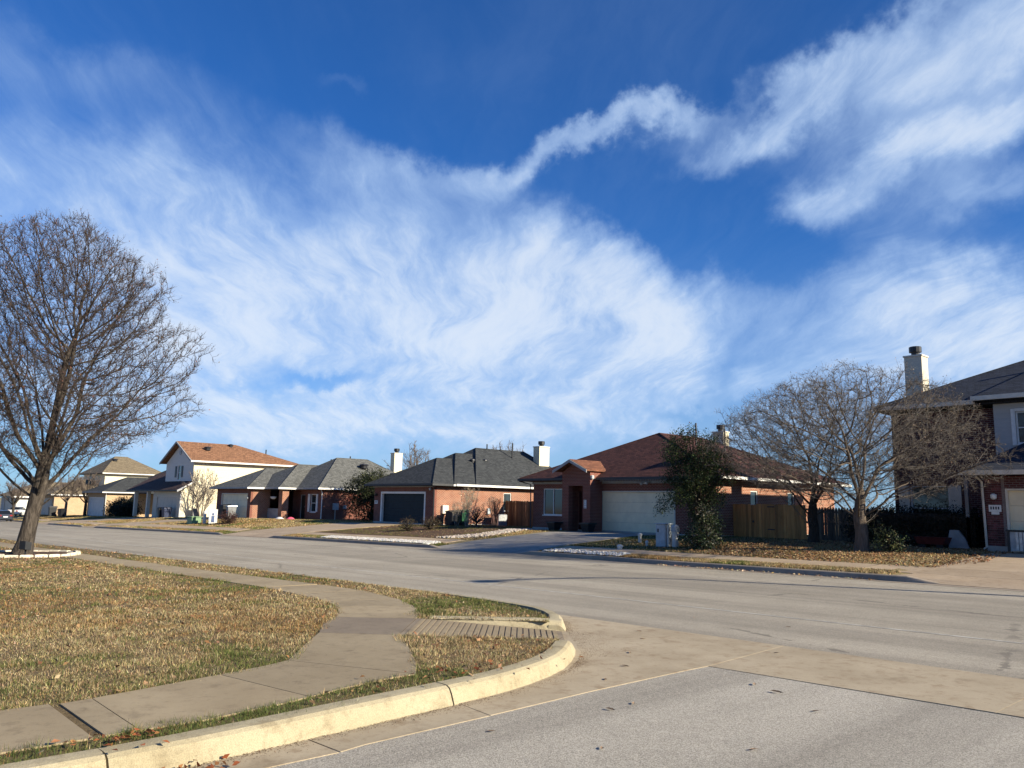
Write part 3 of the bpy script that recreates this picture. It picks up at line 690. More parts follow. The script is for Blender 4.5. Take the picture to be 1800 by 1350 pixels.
# ------------------------------------------------------------------ house kit
def frame_of(p0, p1):
    d = Vector((p1[0] - p0[0], p1[1] - p0[1])); L = d.length; d /= L
    return d, Vector((d.y, -d.x)), L
def qbox(mb, p0, d, nrm, s0, s1, e0, e1, z0, z1):
    """box on a wall: s along it, e outward from the outer face"""
    c = []
    for z in (z0, z1):
        for s, e in ((s0, e0), (s1, e0), (s1, e1), (s0, e1)):
            c.append((p0[0] + d.x * s + nrm.x * e, p0[1] + d.y * s + nrm.y * e, z))
    return mb.add(c, [(0, 3, 2, 1), (4, 5, 6, 7), (0, 1, 5, 4), (1, 2, 6, 5), (2, 3, 7, 6), (3, 0, 4, 7)])
def wall(parent, p0, p1, z0, z1, ops, mat, t=.2, name='wall'):
    d, nr, L = frame_of(p0, p1)
    S = sorted(set([0, L] + [v for o in ops for v in o[:2]])); Z = sorted(set([z0, z1] + [v for o in ops for v in o[2:4]]))
    solid = {}
    for i in range(len(S) - 1):
        for j in range(len(Z) - 1):
            cs, cz = (S[i] + S[i + 1]) / 2, (Z[j] + Z[j + 1]) / 2
            solid[i, j] = not any(o[0] < cs < o[1] and o[2] < cz < o[3] for o in ops)
    mb = MB(); P = lambda s, e, z: (p0[0] + d.x * s - nr.x * e, p0[1] + d.y * s - nr.y * e, z)
    for (i, j), ok in solid.items():
        if not ok: continue
        a, b_, c, e = S[i], S[i + 1], Z[j], Z[j + 1]
        mb.poly([P(a, 0, c), P(b_, 0, c), P(b_, 0, e), P(a, 0, e)]); mb.poly([P(b_, t, c), P(a, t, c), P(a, t, e), P(b_, t, e)])
        if not solid.get((i - 1, j)): mb.poly([P(a, t, c), P(a, 0, c), P(a, 0, e), P(a, t, e)])
        if not solid.get((i + 1, j)): mb.poly([P(b_, 0, c), P(b_, t, c), P(b_, t, e), P(b_, 0, e)])
        if not solid.get((i, j - 1)): mb.poly([P(a, t, c), P(b_, t, c), P(b_, 0, c), P(a, 0, c)])
        if not solid.get((i, j + 1)): mb.poly([P(a, 0, e), P(b_, 0, e), P(b_, t, e), P(a, t, e)])
    return obj(name, mb, mat, parent, fix=False)
def window(parent, p0, p1, s0, s1, z0, z1, frame='trim_white', rows=1, cols=2, blind=None, fw=.05, rec=.07):
    d, nr, L = frame_of(p0, p1); mb = MB()
    a, b_ = s0 + .004, s1 - .004; c, e = z0 + .004, z1 - .004
    qbox(mb, p0, d, nr, a, a + fw, -rec - .06, -rec + .03, c, e); qbox(mb, p0, d, nr, b_ - fw, b_, -rec - .06, -rec + .03, c, e)
    qbox(mb, p0, d, nr, a + fw, b_ - fw, -rec - .06, -rec + .03, c, c + fw); qbox(mb, p0, d, nr, a + fw, b_ - fw, -rec - .06, -rec + .03, e - fw, e)
    for k in range(1, cols):
        m_ = a + (b_ - a) * k / cols; qbox(mb, p0, d, nr, m_ - .02, m_ + .02, -rec - .055, -rec + .025, c + fw, e - fw)
    for k in range(1, rows):
        m_ = c + (e - c) * k / rows; qbox(mb, p0, d, nr, a + fw, b_ - fw, -rec - .05, -rec + .02, m_ - .02, m_ + .02)
    wdw = obj('window', mb, frame, parent)
    for i in range(cols):
        for j in range(rows):
            mb = MB(); w0 = a + (b_ - a) * i / cols; w1 = a + (b_ - a) * (i + 1) / cols; h0 = c + (e - c) * j / rows; h1 = c + (e - c) * (j + 1) / rows
            qbox(mb, p0, d, nr, w0 + .015, w1 - .015, -rec - .03, -rec - .022, h0 + .015, h1 - .015)
            obj('pane', mb, 'glass', wdw)
    if blind:
        mb = MB(); qbox(mb, p0, d, nr, a + .01, b_ - .01, -rec - .12, -rec - .11, c + (e - c) * blind[0], e - .01); obj('blind', mb, blind[1], wdw)
    mb = MB(); qbox(mb, p0, d, nr, a - .05, b_ + .05, -.199, .03, c - .055, c - .005); obj('sill', mb, frame, wdw)
    return wdw
def garage_door(parent, p0, p1, s0, s1, z0, z1, mat, trim='trim_white', rec=.12, nsec=4, tw=.09):
    d, nr, L = frame_of(p0, p1); mb = MB()
    qbox(mb, p0, d, nr, s0 - tw, s0 + .02, -rec - .08, .018, z0, z1 + tw); qbox(mb, p0, d, nr, s1 - .02, s1 + tw, -rec - .08, .018, z0, z1 + tw)
    qbox(mb, p0, d, nr, s0 + .02, s1 - .02, -rec - .08, .018, z1 - .01, z1 + tw)
    g_ = obj('garage_door', mb, trim, parent)
    h = (z1 - z0 - .02) / nsec
    for k in range(nsec):
        mb = MB(); a, b_ = z0 + .012 + k * h, z0 + .012 + (k + 1) * h - .006
        qbox(mb, p0, d, nr, s0 + .022, s1 - .022, -rec - .05, -rec, a, b_)
        npn = 8; wdt = (s1 - s0 - .1) / npn
        for q in range(npn):
            x0 = s0 + .05 + q * wdt
            qbox(mb, p0, d, nr, x0 + .07, x0 + wdt - .07, -rec - .004, -rec + .003, a + .09, b_ - .09)
        obj('panel', mb, mat, g_)
    return g_
def door(parent, p0, p1, s0, s1, z0, z1, mat, trim, rec=.1):
    d, nr, L = frame_of(p0, p1); mb = MB()
    qbox(mb, p0, d, nr, s0 + .06, s1 - .06, -rec - .05, -rec, z0, z1 - .06)
    o = obj('door', mb, mat, parent); mb = MB()
    qbox(mb, p0, d, nr, s0 + .002, s0 + .058, -rec - .07, -rec + .03, z0, z1 - .06); qbox(mb, p0, d, nr, s1 - .058, s1 - .002, -rec - .07, -rec + .03, z0, z1 - .06); qbox(mb, p0, d, nr, s0 + .002, s1 - .002, -rec - .07, -rec + .03, z1 - .058, z1 - .002)
    obj('door_frame', mb, trim, o)
    mb = MB(); qbox(mb, p0, d, nr, s1 - .16, s1 - .12, -rec + .001, -rec + .05, z0 + .95, z0 + 1.1); obj('handle', mb, 'metal_galv', o)
    return o
def hip(parent, x0, x1, y0, y1, z, apex, ridge_end, mat, th=.16, name='roof', back_gable=False):
    """hip roof with its ridge along y: apex = (x, y, z) in front, ridge_end = y of the back end"""
    xa, ya, za = apex
    b_ = [(x0, y0), (x1, y0), (x1, y1), (x0, y1)]
    v = [(x, y, z - th) for x, y in b_] + [(x, y, z) for x, y in b_] + [(xa, ya, za), (xa, ridge_end, za)]
    f = [(3, 2, 1, 0), (0, 1, 5, 4), (1, 2, 6, 5), (2, 3, 7, 6), (3, 0, 4, 7), (4, 5, 8), (5, 6, 9, 8), (6, 7, 9), (7, 4, 8, 9)]
    r = obj(name, MB().add(v, f), mat, parent)
    # ridge cap strips
    mb = MB()
    for p, q in ((v[4], v[8]), (v[5], v[8]), (v[8], v[9]), (v[6], v[9]), (v[7], v[9])):
        if (Vector(p) - Vector(q)).length > .3: mb.tube([Vector(p) + Vector((0, 0, .0)), Vector(q) + Vector((0, 0, .005))], .035, 5)
    obj('ridge_cap', mb, mat, r)
    return r
def gutter(parent, x0, x1, y0, y1, z, mat, name='gutter', h=.14):
    return obj(name, MB().box(x0, x1, y0, y1, z - h, z - .005), mat, parent)
def vent_pipe(roof, x, y, z0, z1, r=.05):
    return obj('vent_pipe', MB().cyl((x, y), r * 1.25, r * 1.25, z0, z0 + .12, 8).cyl((x, y), r, r, z0 + .12, z1, 8), 'metal_dark', roof)
def roof_vent(roof, x, y, z, sx=.35):
    return obj('roof_vent', MB().lathe((x, y, z - .25), [(sx * .7, 0), (sx * .7, .25), (sx, .27), (sx * .9, .36), (sx * .3, .42)], 10), 'metal_dark', roof)
def chimney(parent, x0, x1, y0, y1, z0, z1, mat='siding_cream'):
    c = obj('chimney', MB().box(x0, x1, y0, y1, z0, z1), mat, parent)
    obj('chimney_trim', MB().box(x0 - .04, x1 + .04, y0 - .04, y1 + .04, z1 + .002, z1 + .07), 'trim_beige', c)
    xm, ym = (x0 + x1) / 2, (y0 + y1) / 2
    obj('flue_cap', MB().lathe((xm, ym, z1 + .06), [(.18, 0), (.18, .16), (.27, .18), (.27, .42), (.24, .44)], 12), 'metal_dark', c)
    return c
def downspout(parent, pts, mat='trim_white', r=.045): return obj('downspout', MB().tube(pts, r, 4), mat, parent)
def wall_light(parent, x, y, z, mat='light_lens'):
    return obj('wall_lamp', MB().lathe((x, y, z), [(.03, .0), (.09, .04), (.1, .16), (.04, .2)], 8), mat, parent)
def number_plaque(parent, x0, x1, y, z0, z1, vertical=False, digits=4):
    p = obj('number_plaque', MB().box(x0, x1, y - .03, y, z0, z1), 'trim_white', parent)
    for k in range(digits):
        if vertical:
            h = (z1 - z0) / digits; a = z0 + h * (k + .2); obj('digit', MB().box(x0 + (x1 - x0) * .3, x1 - (x1 - x0) * .3, y - .036, y - .031, a, a + h * .6), 'ink', p)
        else:
            h = (x1 - x0) * .8 / digits; a = x0 + (x1 - x0) * .1 + h * k; obj('digit', MB().box(a + h * .2, a + h * .75, y - .036, y - .031, z0 + (z1 - z0) * .35, z1 - (z1 - z0) * .25), 'ink', p)
    return p
def footing(parent, x0, x1, y0, y1, z, h=.22):
    return obj('footing', MB().box(x0 - .02, x1 + .02, y0 - .02, y1 + .02, z - .5, z + h), 'slab_base', parent)

# ---------------------------------------------------------------- red brick house (cream garage door)
h = thing('red_brick_house', 'single storey red brick house with maroon hip roof, small entry gable and cream garage door', 'house', (-29, 33.5, .28))
zb, ze = .28, 3.1
FL, FR = -35.25, -22.4
footing(h, FL, FR, 33.5, 45.6, zb, .1)
p0, p1 = (FL, 33.5), (FR, 33.5)
wall(h, p0, p1, zb, ze, [(.85, 2.5, 1.12, 2.66), (5.45, 10.4, zb, 2.47)], 'brick_red_shade')
window(h, p0, p1, .85, 2.5, 1.12, 2.66, 'trim_white', 1, 2, (.45, 'curtain'))
garage_door(h, p0, p1, 5.45, 10.4, zb, 2.47, 'door_cream', 'trim_beige', .1, 4, .05)
wall(h, (FR, 33.702), (FR, 45.6), zb, ze, [(2.9, 3.6, 1.2, 2.62), (6.6, 7.3, 1.3, 2.62)], 'brick_red_lit')
window(h, (FR, 33.702), (FR, 45.6), 2.9, 3.6, 1.2, 2.62, 'trim_white', 2, 1); window(h, (FR, 33.702), (FR, 45.6), 6.6, 7.3, 1.3, 2.62, 'trim_white', 2, 1)
wall(h, (FL, 45.4), (FL, 33.702), zb, ze, [], 'brick_red_shade'); wall(h, (FR - .202, 45.6), (FL, 45.6), zb, ze, [], 'brick_red_shade')
r_ = hip(h, -35.95, -21.75, 32.95, 46.2, 3.24, (-28.85, 37.5, 5.98), 41.8, 'shingle_red')
gutter(h, -35.98, -31.95, 32.83, 32.945, 3.245, 'trim_dark'); gutter(h, -29.6, -21.7, 32.83, 32.945, 3.245, 'trim_dark')
gutter(h, -21.745, -21.63, 32.83, 46.25, 3.245, 'trim_white')
obj('frieze_board', MB().box(-35.3, -31.9, 33.44, 33.497, 2.92, 3.06), 'fascia_grey', h); obj('frieze_board', MB().box(-29.7, -22.4, 33.44, 33.497, 2.92, 3.06), 'fascia_grey', h)
# entry portal with gable
wall(h, (-31.85, 32.5), (-29.72, 32.5), zb, 3.5, [(.5, 1.58, zb, 2.78)], 'brick_red_shade', .35)
wall(h, (-29.72, 32.852), (-29.72, 33.499), zb, 3.5, [], 'brick_red_shade', .3, 'portal_side'); wall(h, (-31.85, 33.499), (-31.85, 32.852), zb, 3.5, [], 'brick_red_shade', .3, 'portal_side')
door(h, (-31.45, 33.44), (-30.1, 33.44), .1, 1.2, zb + .1, 2.5, 'door_maroon', 'door_maroon', -.03)
gx, gy0, gy1 = -30.86, 32.05, 35.2
roofp = MB()
for sg in (-1, 1):
    ex = gx + sg * 1.28
    roofp.rings([[(gx, gy0, 4.14), (ex, gy0, 3.56), (ex, gy0, 3.66), (gx, gy0, 4.24)], [(gx, gy1, 4.14), (ex, gy1, 3.56), (ex, gy1, 3.66), (gx, gy1, 4.24)]])
gr = obj('gable_roof', roofp, 'shingle_gable_lit', h)
mb = MB()
for sg in (-1, 1):
    ex = gx + sg * 1.3
    mb.rings([[(gx, 32.0, 4.06), (ex, 32.0, 3.47), (ex, 32.0, 3.63), (gx, 32.0, 4.22)], [(gx, 32.045, 4.06), (ex, 32.045, 3.47), (ex, 32.045, 3.63), (gx, 32.045, 4.22)]])
obj('bargeboard', mb, 'trim_grey', gr)
obj('gable_wall', MB().add([(-31.9, 32.49, 3.503), (-29.75, 32.49, 3.503), (gx, 32.49, 4.1), (-31.9, 32.7, 3.503), (-29.75, 32.7, 3.503), (gx, 32.7, 4.1)], [(0, 1, 2), (5, 4, 3), (0, 3, 4, 1), (1, 4, 5, 2), (2, 5, 3, 0)]), 'brick_red_shade', h)
number_plaque(h, -30.15, -29.98, 32.498, 1.55, 2.0, True)
obj('flood_lamp', MB().lathe((-29.66, 32.6, 3.12), [(.05, 0), (.1, .05), (.11, .2), (.05, .24)], 8), 'plastic_white', h)
fl = obj('flood_lamp', MB().box(-26.75, -26.55, 33.36, 33.43, 2.88, 2.95).lathe((-26.83, 33.3, 2.83), [(.05, 0), (.09, .1), (.03, .14)], 8).lathe((-26.45, 33.3, 2.86), [(.05, 0), (.09, .1), (.03, .14)], 8), 'plastic_white', h)
mb = MB()
rnd = random.Random(4)
x = -29.3
while x < -22.5:
    L = rnd.uniform(.05, .22); mb.box(x, x + .02, 32.86, 32.875, 3.09 - L, 3.1); x += .11
mb.box(-29.35, -22.45, 32.866, 32.872, 3.088, 3.098); obj('icicle_light_string', mb, 'fascia_grey', h, kind='stuff')
downspout(h, [(-35.9, 32.9, 3.1), (-35.4, 33.4, 2.9), (-35.38, 33.42, .4)], 'trim_dark')
vent_pipe(r_, -27.0, 38.5, 5.0, 6.55); vent_pipe(r_, -26.2, 40.2, 4.7, 6.3)
chimney(h, -29.3, -28.5, 43.6, 44.2, 3.4, 6.5)

# ---------------------------------------------------------------- brick house with navy garage door
h = thing('brick_house', 'orange brick house with dark slate hip roof and navy garage door', 'house', (-47, 32, .18))
zb, ze = .2, 2.82
XL, XR = -50.6, -43.25
footing(h, XL, XR, 32.0, 45, zb, .1)
p0, p1 = (XL, 32.), (XR, 32.)
wall(h, p0, p1, zb, ze, [(1.02, 6.25, zb, 2.3)], 'brick_red_shade')
garage_door(h, p0, p1, 1.02, 6.25, zb, 2.3, 'door_navy', 'trim_white', .16, 4, .13)
wall(h, (XR, 32.202), (XR, 46.), zb, ze, [(5.95, 6.7, 1.2, 2.5)], 'brick_red_lit')
window(h, (XR, 32.202), (XR, 46.), 5.95, 6.7, 1.2, 2.5, 'trim_white', 1, 1, (.0, 'cloth_white'))
wall(h, (XL, 45.8), (XL, 32.202), zb, ze, [], 'brick_red_shade'); wall(h, (XR - .202, 46.), (XL, 46.), zb, ze, [], 'brick_red_shade')
wall(h, (-52.6, 36.), (XL - .002, 36.), zb, ze, [], 'brick_red_shade'); wall(h, (-52.6, 46.), (-52.6, 36.202), zb, ze, [], 'brick_red_shade')
r1 = hip(h, -51.1, -42.8, 31.5, 41., 2.96, (-46.95, 34.85, 4.92), 39.0, 'shingle_slate')
r2 = hip(h, -52.1, -42.79, 33.3, 43., 2.975, (-47.45, 36.95, 5.42), 41.0, 'shingle_slate')
r3 = hip(h, -53.2, -42.78, 35.2, 46.7, 2.99, (-47.95, 39.3, 5.97), 44.4, 'shingle_slate')
obj('frieze_board', MB().box(XL - .1, XR + .05, 31.9, 31.997, 2.74, 2.85), 'trim_grey', h)
gutter(h, -51.1, -42.8, 31.38, 31.495, 2.965, 'trim_dark'); gutter(h, -42.775, -42.64, 33.4, 46.7, 2.985, 'trim_white'); gutter(h, -42.775, -42.66, 31.4, 33.39, 2.965, 'trim_dark')
obj('camera_lamp', MB().box(-42.72, -42.6, 33.1, 33.3, 2.83, 2.95), 'plastic_white', h)
downspout(h, [(-42.85, 31.6, 2.8), (-43.2, 31.94, 2.6), (-43.2, 31.94, .3)], 'trim_dark')
wall_light(h, -50.25, 31.9, 2.1, 'metal_dark'); wall_light(h, -43.6, 31.9, 2.5, 'plastic_white')
number_plaque(h, -50.5, -50.1, 31.998, 1.55, 1.78)
obj('meter_box', MB().bbox(-43.248, -43.05, 32.6, 33.1, 1.0, 1.55, .02), 'trim_beige', h)
obj('meter_box', MB().bbox(-43.248, -43.12, 36.6, 36.85, 1.0, 1.4, .02), 'utility_grey', h)
vent_pipe(r3, -46.8, 42.1, 5.2, 6.5, .06); vent_pipe(r3, -47.9, 40.4, 5.9, 6.35)
roof_vent(r3, -46.2, 37.6, 4.85, .22); roof_vent(r3, -46.2, 38.8, 4.88, .24)
chimney(h, -46.6, -45.9, 44.2, 45.3, 3.5, 6.3)

# ---------------------------------------------------------------- grey roof brick house
h = thing('grey_roof_brick_house', 'brick house with stepped grey shingle hip roofs and white shuttered window', 'house', (-68, 30, 0))
zb, ze = .02, 2.6
footing(h, -74.9, -67.3, 30., 44, zb, .08)
p0, p1 = (-74.7, 30.), (-67.3, 30.)
wall(h, p0, p1, zb, ze, [(1.2, 6.7, zb, 2.12)], 'brick_red_shade'); garage_door(h, p0, p1, 1.2, 6.7, zb, 2.12, 'door_cream', 'trim_beige', .1)
wall(h, (-67.3, 30.202), (-67.3, 31.8), zb, ze, [], 'brick_red_lit')
wall(h, (-74.7, 44.), (-74.7, 30.202), zb, ze, [], 'brick_red_shade')
wall(h, (-67.3, 34.0), (-64.9, 34.0), zb, ze, [], 'brick_red_shade')
# porch post and low wall
obj('porch_post', MB().box(-65.2, -64.55, 31.6, 32.2, zb, ze), 'brick_red_lit', h)
obj('porch_wall', MB().box(-67.27, -65.22, 31.62, 31.74, zb, .95), 'trim_grey', h)
p0, p1 = (-64.88, 33.4), (-60.9, 33.4)
wall(h, p0, p1, zb, ze, [(.15, 1.05, zb + .1, 2.2), (2.0, 2.95, .72, 2.25)], 'brick_red_shade')
door(h, p0, p1, .15, 1.05, zb + .1, 2.2, 'door_black', 'trim_grey'); window(h, p0, p1, 2.0, 2.95, .72, 2.25, 'trim_white', 2, 1, (.5, 'cloth_white'))
obj('shutter', MB().box(-63.3, -62.95, 33.35, 33.397, .75, 2.25), 'trim_white', h); obj('shutter', MB().box(-61.85, -61.6, 33.35, 33.397, .75, 2.25), 'trim_white', h)
wall(h, (-60.9, 33.602), (-60.9, 44.), zb, ze, [], 'brick_red_shade'); wall(h, (-61.102, 44.), (-74.498, 44.), zb, ze, [], 'brick_red_shade')
r1 = hip(h, -75.2, -66.85, 29.5, 40., 2.74, (-71.0, 33.0, 4.58), 38., 'shingle_grey')
r2 = hip(h, -72.6, -64.25, 31.1, 41., 2.755, (-67.6, 34.45, 4.94), 39., 'shingle_grey')
r3 = hip(h, -70.5, -60.45, 32.8, 44.6, 2.77, (-65.1, 37.0, 5.6), 40.2, 'shingle_grey')
for a in ((-75.2, -66.85, 29.39, 29.495, 2.74, 'trim_grey'), (-66.845, -66.73, 29.4, 31.0, 2.74, 'trim_white'), (-64.245, -64.13, 31.0, 32.7, 2.755, 'trim_white'), (-60.445, -60.33, 32.7, 44.6, 2.77, 'trim_white'), (-66.8, -64.25, 30.99, 31.095, 2.755, 'trim_grey'), (-64.2, -60.45, 32.69, 32.795, 2.77, 'trim_grey')):
    gutter(h, *a[:5], a[5])
downspout(h, [(-60.8, 33.2, 2.6), (-60.85, 33.35, 2.4), (-60.85, 33.35, .2)], 'trim_white')
obj('meter_box', MB().bbox(-60.898, -60.68, 34.4, 34.9, .95, 1.5, .02), 'utility_grey', h); obj('meter_box', MB().bbox(-60.898, -60.75, 35.4, 35.7, 1.05, 1.35, .02), 'utility_grey', h)
obj('conduit', MB().cyl((-60.84, 34.65), .03, .03, .0, .95, 6), 'metal_galv', h)
roof_vent(r3, -63.5, 38.9, 4.95, .45); vent_pipe(r3, -63.2, 39.1, 4.4, 4.75); roof_vent(r3, -62.2, 41.2, 4.2, .3)
vent_pipe(r2, -67.6, 37.8, 4.85, 5.6, .06); vent_pipe(r3, -65.5, 38.6, 5.4, 5.85, .06)
chimney(h, -65.25, -64.6, 42.9, 43.8, 3., 6.35)
wall_light(h, -67.7, 29.9, 1.7, 'metal_galv')

# ---------------------------------------------------------------- cream two storey house
h = thing('cream_two_storey_house', 'cream two storey house with rust shingle roof and gabled front', 'house', (-88, 31, -.5))
zb = -.45
footing(h, -92.4, -84.1, 30., 43, zb, .08)
p0, p1 = (-92.4, 30.), (-84.1, 30.)
wall(h, p0, p1, zb, 2.42, [(1.2, 7.4, zb, 1.82)], 'siding_beige'); garage_door(h, p0, p1, 1.2, 7.4, zb, 1.82, 'door_tan', 'trim_beige', .08)
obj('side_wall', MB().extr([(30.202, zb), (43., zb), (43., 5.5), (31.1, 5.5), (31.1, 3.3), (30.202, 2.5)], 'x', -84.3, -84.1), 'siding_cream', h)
p0, p1 = (-92.3, 31.1), (-84.302, 31.1)
wall(h, p0, p1, 2.3, 5.5, [(2.9, 3.35, 3.9, 5.1), (3.6, 4.5, 3.6, 5.2), (4.75, 5.2, 3.9, 5.1)], 'siding_white')
for a, b_, c, e in ((2.9, 3.35, 3.9, 5.1), (4.75, 5.2, 3.9, 5.1)): obj('shutter', MB().box(p0[0] + a, p0[0] + b_, 31.05, 31.2, c, e), 'metal_dark', h)
window(h, p0, p1, 3.6, 4.5, 3.6, 5.2, 'trim_white', 2, 1, (.0, 'cloth_white'))
wall(h, (-92.3, 43.), (-92.3, 31.302), zb, 5.5, [], 'siding_white'); wall(h, (-84.302, 43.), (-92.1, 43.), zb, 5.5, [], 'siding_white')
# gabled front, hipped back
xa, za = -88.2, 7.62
obj('gable_wall', MB().add([(-92.3, 31.1, 5.503), (-84.102, 31.1, 5.503), (xa, 31.1, za - .12), (-92.3, 31.3, 5.503), (-84.102, 31.3, 5.503), (xa, 31.3, za - .12)], [(0, 1, 2), (5, 4, 3), (0, 3, 4, 1), (1, 4, 5, 2), (2, 5, 3, 0)]), 'siding_white', h)
v = [(-92.9, 30.6, 5.42), (-83.5, 30.6, 5.42), (-83.5, 43.6, 5.42), (-92.9, 43.6, 5.42), (xa, 30.6, za), (xa, 37.1, za)]
v += [(x, y, z + .16) for x, y, z in v]
rf = obj('roof', MB().add(v, [(1, 4, 10, 7), (4, 0, 6, 10), (6, 9, 3, 0), (9, 8, 2, 3), (8, 7, 1, 2), (7, 10, 11, 8), (8, 11, 9), (9, 11, 10, 6), (1, 2, 5, 4), (2, 3, 5), (3, 0, 4, 5)]), 'shingle_rust', h)
mb = MB()
for ex in (-92.95, -83.45): mb.rings([[(xa, 30.5, za - .04), (ex, 30.5, 5.36), (ex, 30.5, 5.56), (xa, 30.5, za + .14)], [(xa, 30.595, za - .04), (ex, 30.595, 5.36), (ex, 30.595, 5.56), (xa, 30.595, za + .14)]])
obj('bargeboard', mb, 'trim_grey', rf)
gutter(h, -83.495, -83.37, 30.5, 43.6, 5.58, 'trim_white', h=.16)
obj('gable_vent', MB().cyl((xa, 6.55), .24, .24, 31.02, 31.097, 12, 'y'), 'metal_grey', h)
sh = obj('porch_roof', MB().extr([(29.5, 2.36), (31.098, 3.32), (31.098, 3.48), (29.5, 2.52)], 'x', -100.2, -83.7), 'shingle_brown', h)
gutter(h, -100.2, -83.7, 29.39, 29.495, 2.52, 'trim_dark')
obj('bargeboard', MB().extr([(29.45, 2.3), (31.09, 3.28), (31.09, 3.45), (29.45, 2.5)], 'x', -83.695, -83.6), 'trim_white', h)
for x in (-98.2, -93.9): obj('porch_post', MB().box(x, x + .35, 29.75, 30.1, zb, 2.36), 'trim_beige', h)
wall(h, (-100., 33.), (-92.302, 33.), zb, 3.4, [], 'siding_beige')
obj('porch_roof', MB().extr([(31.1, 3.32), (33.2, 4.5), (33.2, 4.66), (31.1, 3.48)], 'x', -100.2, -92.31), 'shingle_brown', h)
downspout(h, [(-83.6, 29.9, 2.3), (-83.95, 29.95, 2.1), (-83.98, 29.95, -.35)], 'trim_white')
roof_vent(rf, -86.2, 33.2, 7.1, .4); roof_vent(rf, -87.6, 36.3, 7.62, .3); vent_pipe(rf, -86.5, 40., 6.6, 7.35, .07)

# ---------------------------------------------------------------- tan brick house with dark roof
h = thing('tan_brick_house', 'low tan brick house with dark grey roof and white garage door', 'house', (-113, 30, -.8))
zb = -.85
p0, p1 = (-118.2, 30.), (-109.9, 30.)
wall(h, p0, p1, zb, 2.15, [(.8, 7.3, zb, 1.5)], 'brick_tan'); garage_door(h, p0, p1, .8, 7.3, zb, 1.5, 'door_white', 'trim_white', .1)
wall(h, (-109.9, 30.202), (-109.9, 44.), zb, 2.15, [], 'brick_tan'); wall(h, (-118.2, 44.), (-118.2, 30.202), zb, 2.15, [], 'brick_tan'); wall(h, (-110.102, 44.), (-118., 44.), zb, 2.15, [], 'brick_tan')
r1 = hip(h, -118.7, -109.4, 29.4, 40., 2.3, (-114.05, 33.5, 4.3), 38., 'shingle_slate')
r2 = hip(h, -119.5, -104., 33.4, 48., 2.315, (-113., 38.3, 5.5), 43., 'shingle_slate')
gutter(h, -109.395, -109.28, 29.3, 44., 2.3, 'trim_white'); downspout(h, [(-109.3, 29.8, 2.2), (-109.75, 29.9, 1.9), (-109.8, 29.93, -.8)], 'trim_white')
gutter(h, -118.7, -109.4, 29.29, 29.395, 2.3, 'trim_grey')

# ---------------------------------------------------------------- far two storey house with tan roof
h = thing('tan_roof_two_storey_house', 'distant two storey house with tan hip roof, cream upper wall and tan brick below', 'house', (-136, 29, -1.1))
zb = -1.15
p0, p1 = (-141.8, 29.), (-132., 29.)
wall(h, p0, p1, zb, 1.75, [(1.6, 8.4, zb, 1.2)], 'brick_tan'); garage_door(h, p0, p1, 1.6, 8.4, zb, 1.2, 'door_tan', 'trim_beige', .1)
wall(h, (-132., 29.202), (-132., 44.), zb, 1.75, [], 'brick_tan'); wall(h, (-141.8, 44.), (-141.8, 29.202), zb, 1.75, [], 'brick_tan')
obj('upper_storey', MB().box(-144., -132.2, 35.6, 44., 1.6, 5.2), 'siding_cream', h)
r1 = hip(h, -142.3, -131.5, 28.4, 38., 1.9, (-137., 33., 4.2), 35.7, 'shingle_tan')
r2 = hip(h, -144.6, -131.5, 35., 44.6, 5.3, (-138., 38.4, 8.1), 40.2, 'shingle_tan')
gutter(h, -131.495, -131.38, 28.4, 44., 1.9, 'trim_white'); gutter(h, -131.495, -131.38, 35., 44.6, 5.3, 'trim_white')
roof_vent(r2, -136.2, 37.9, 7.5, .5)

# ---------------------------------------------------------------- farthest house
h = thing('far_bungalow', 'farthest low house with tan roof behind the parked cars at the left edge', 'house', (-165, 29, -1.5))
zb = -1.5
p0, p1 = (-171., 29.), (-158., 29.)
wall(h, p0, p1, zb, 1.3, [(3, 11, zb, .9)], 'siding_grey'); garage_door(h, p0, p1, 3, 11, zb, .9, 'door_tan', 'trim_beige', .1)
wall(h, (-158., 29.202), (-158., 43.), zb, 1.3, [], 'siding_white'); wall(h, (-171., 43.), (-171., 29.202), zb, 1.3, [], 'siding_white')
r1 = hip(h, -171.6, -157.4, 28.3, 43.6, 1.5, (-164.5, 33.5, 4.1), 38., 'shingle_tan')
gutter(h, -157.395, -157.2, 28.3, 43.6, 1.5, 'trim_white', h=.25)

# ---------------------------------------------------------------- plum brick two storey house at the right
h = thing('plum_brick_house', 'dark plum brick two storey house with grey siding at the right edge', 'house', (-9, 31, .4))
zb = .42
PX = -9.62
footing(h, PX, -2.6, 30.5, 44, zb, .02)
p0, p1 = (PX, 30.5), (-2.4, 30.5)
wall(h, p0, p1, zb, 2.95, [(.66, 6.2, zb, 2.47)], 'brick_plum')
garage_door(h, p0, p1, .66, 6.2, zb, 2.47, 'door_cream', 'trim_beige', .1, 4, .05)
obj('footing_step', MB().box(PX - .03, PX + .6, 30.44, 30.498, zb - .05, zb + .18), 'slab_base', h)
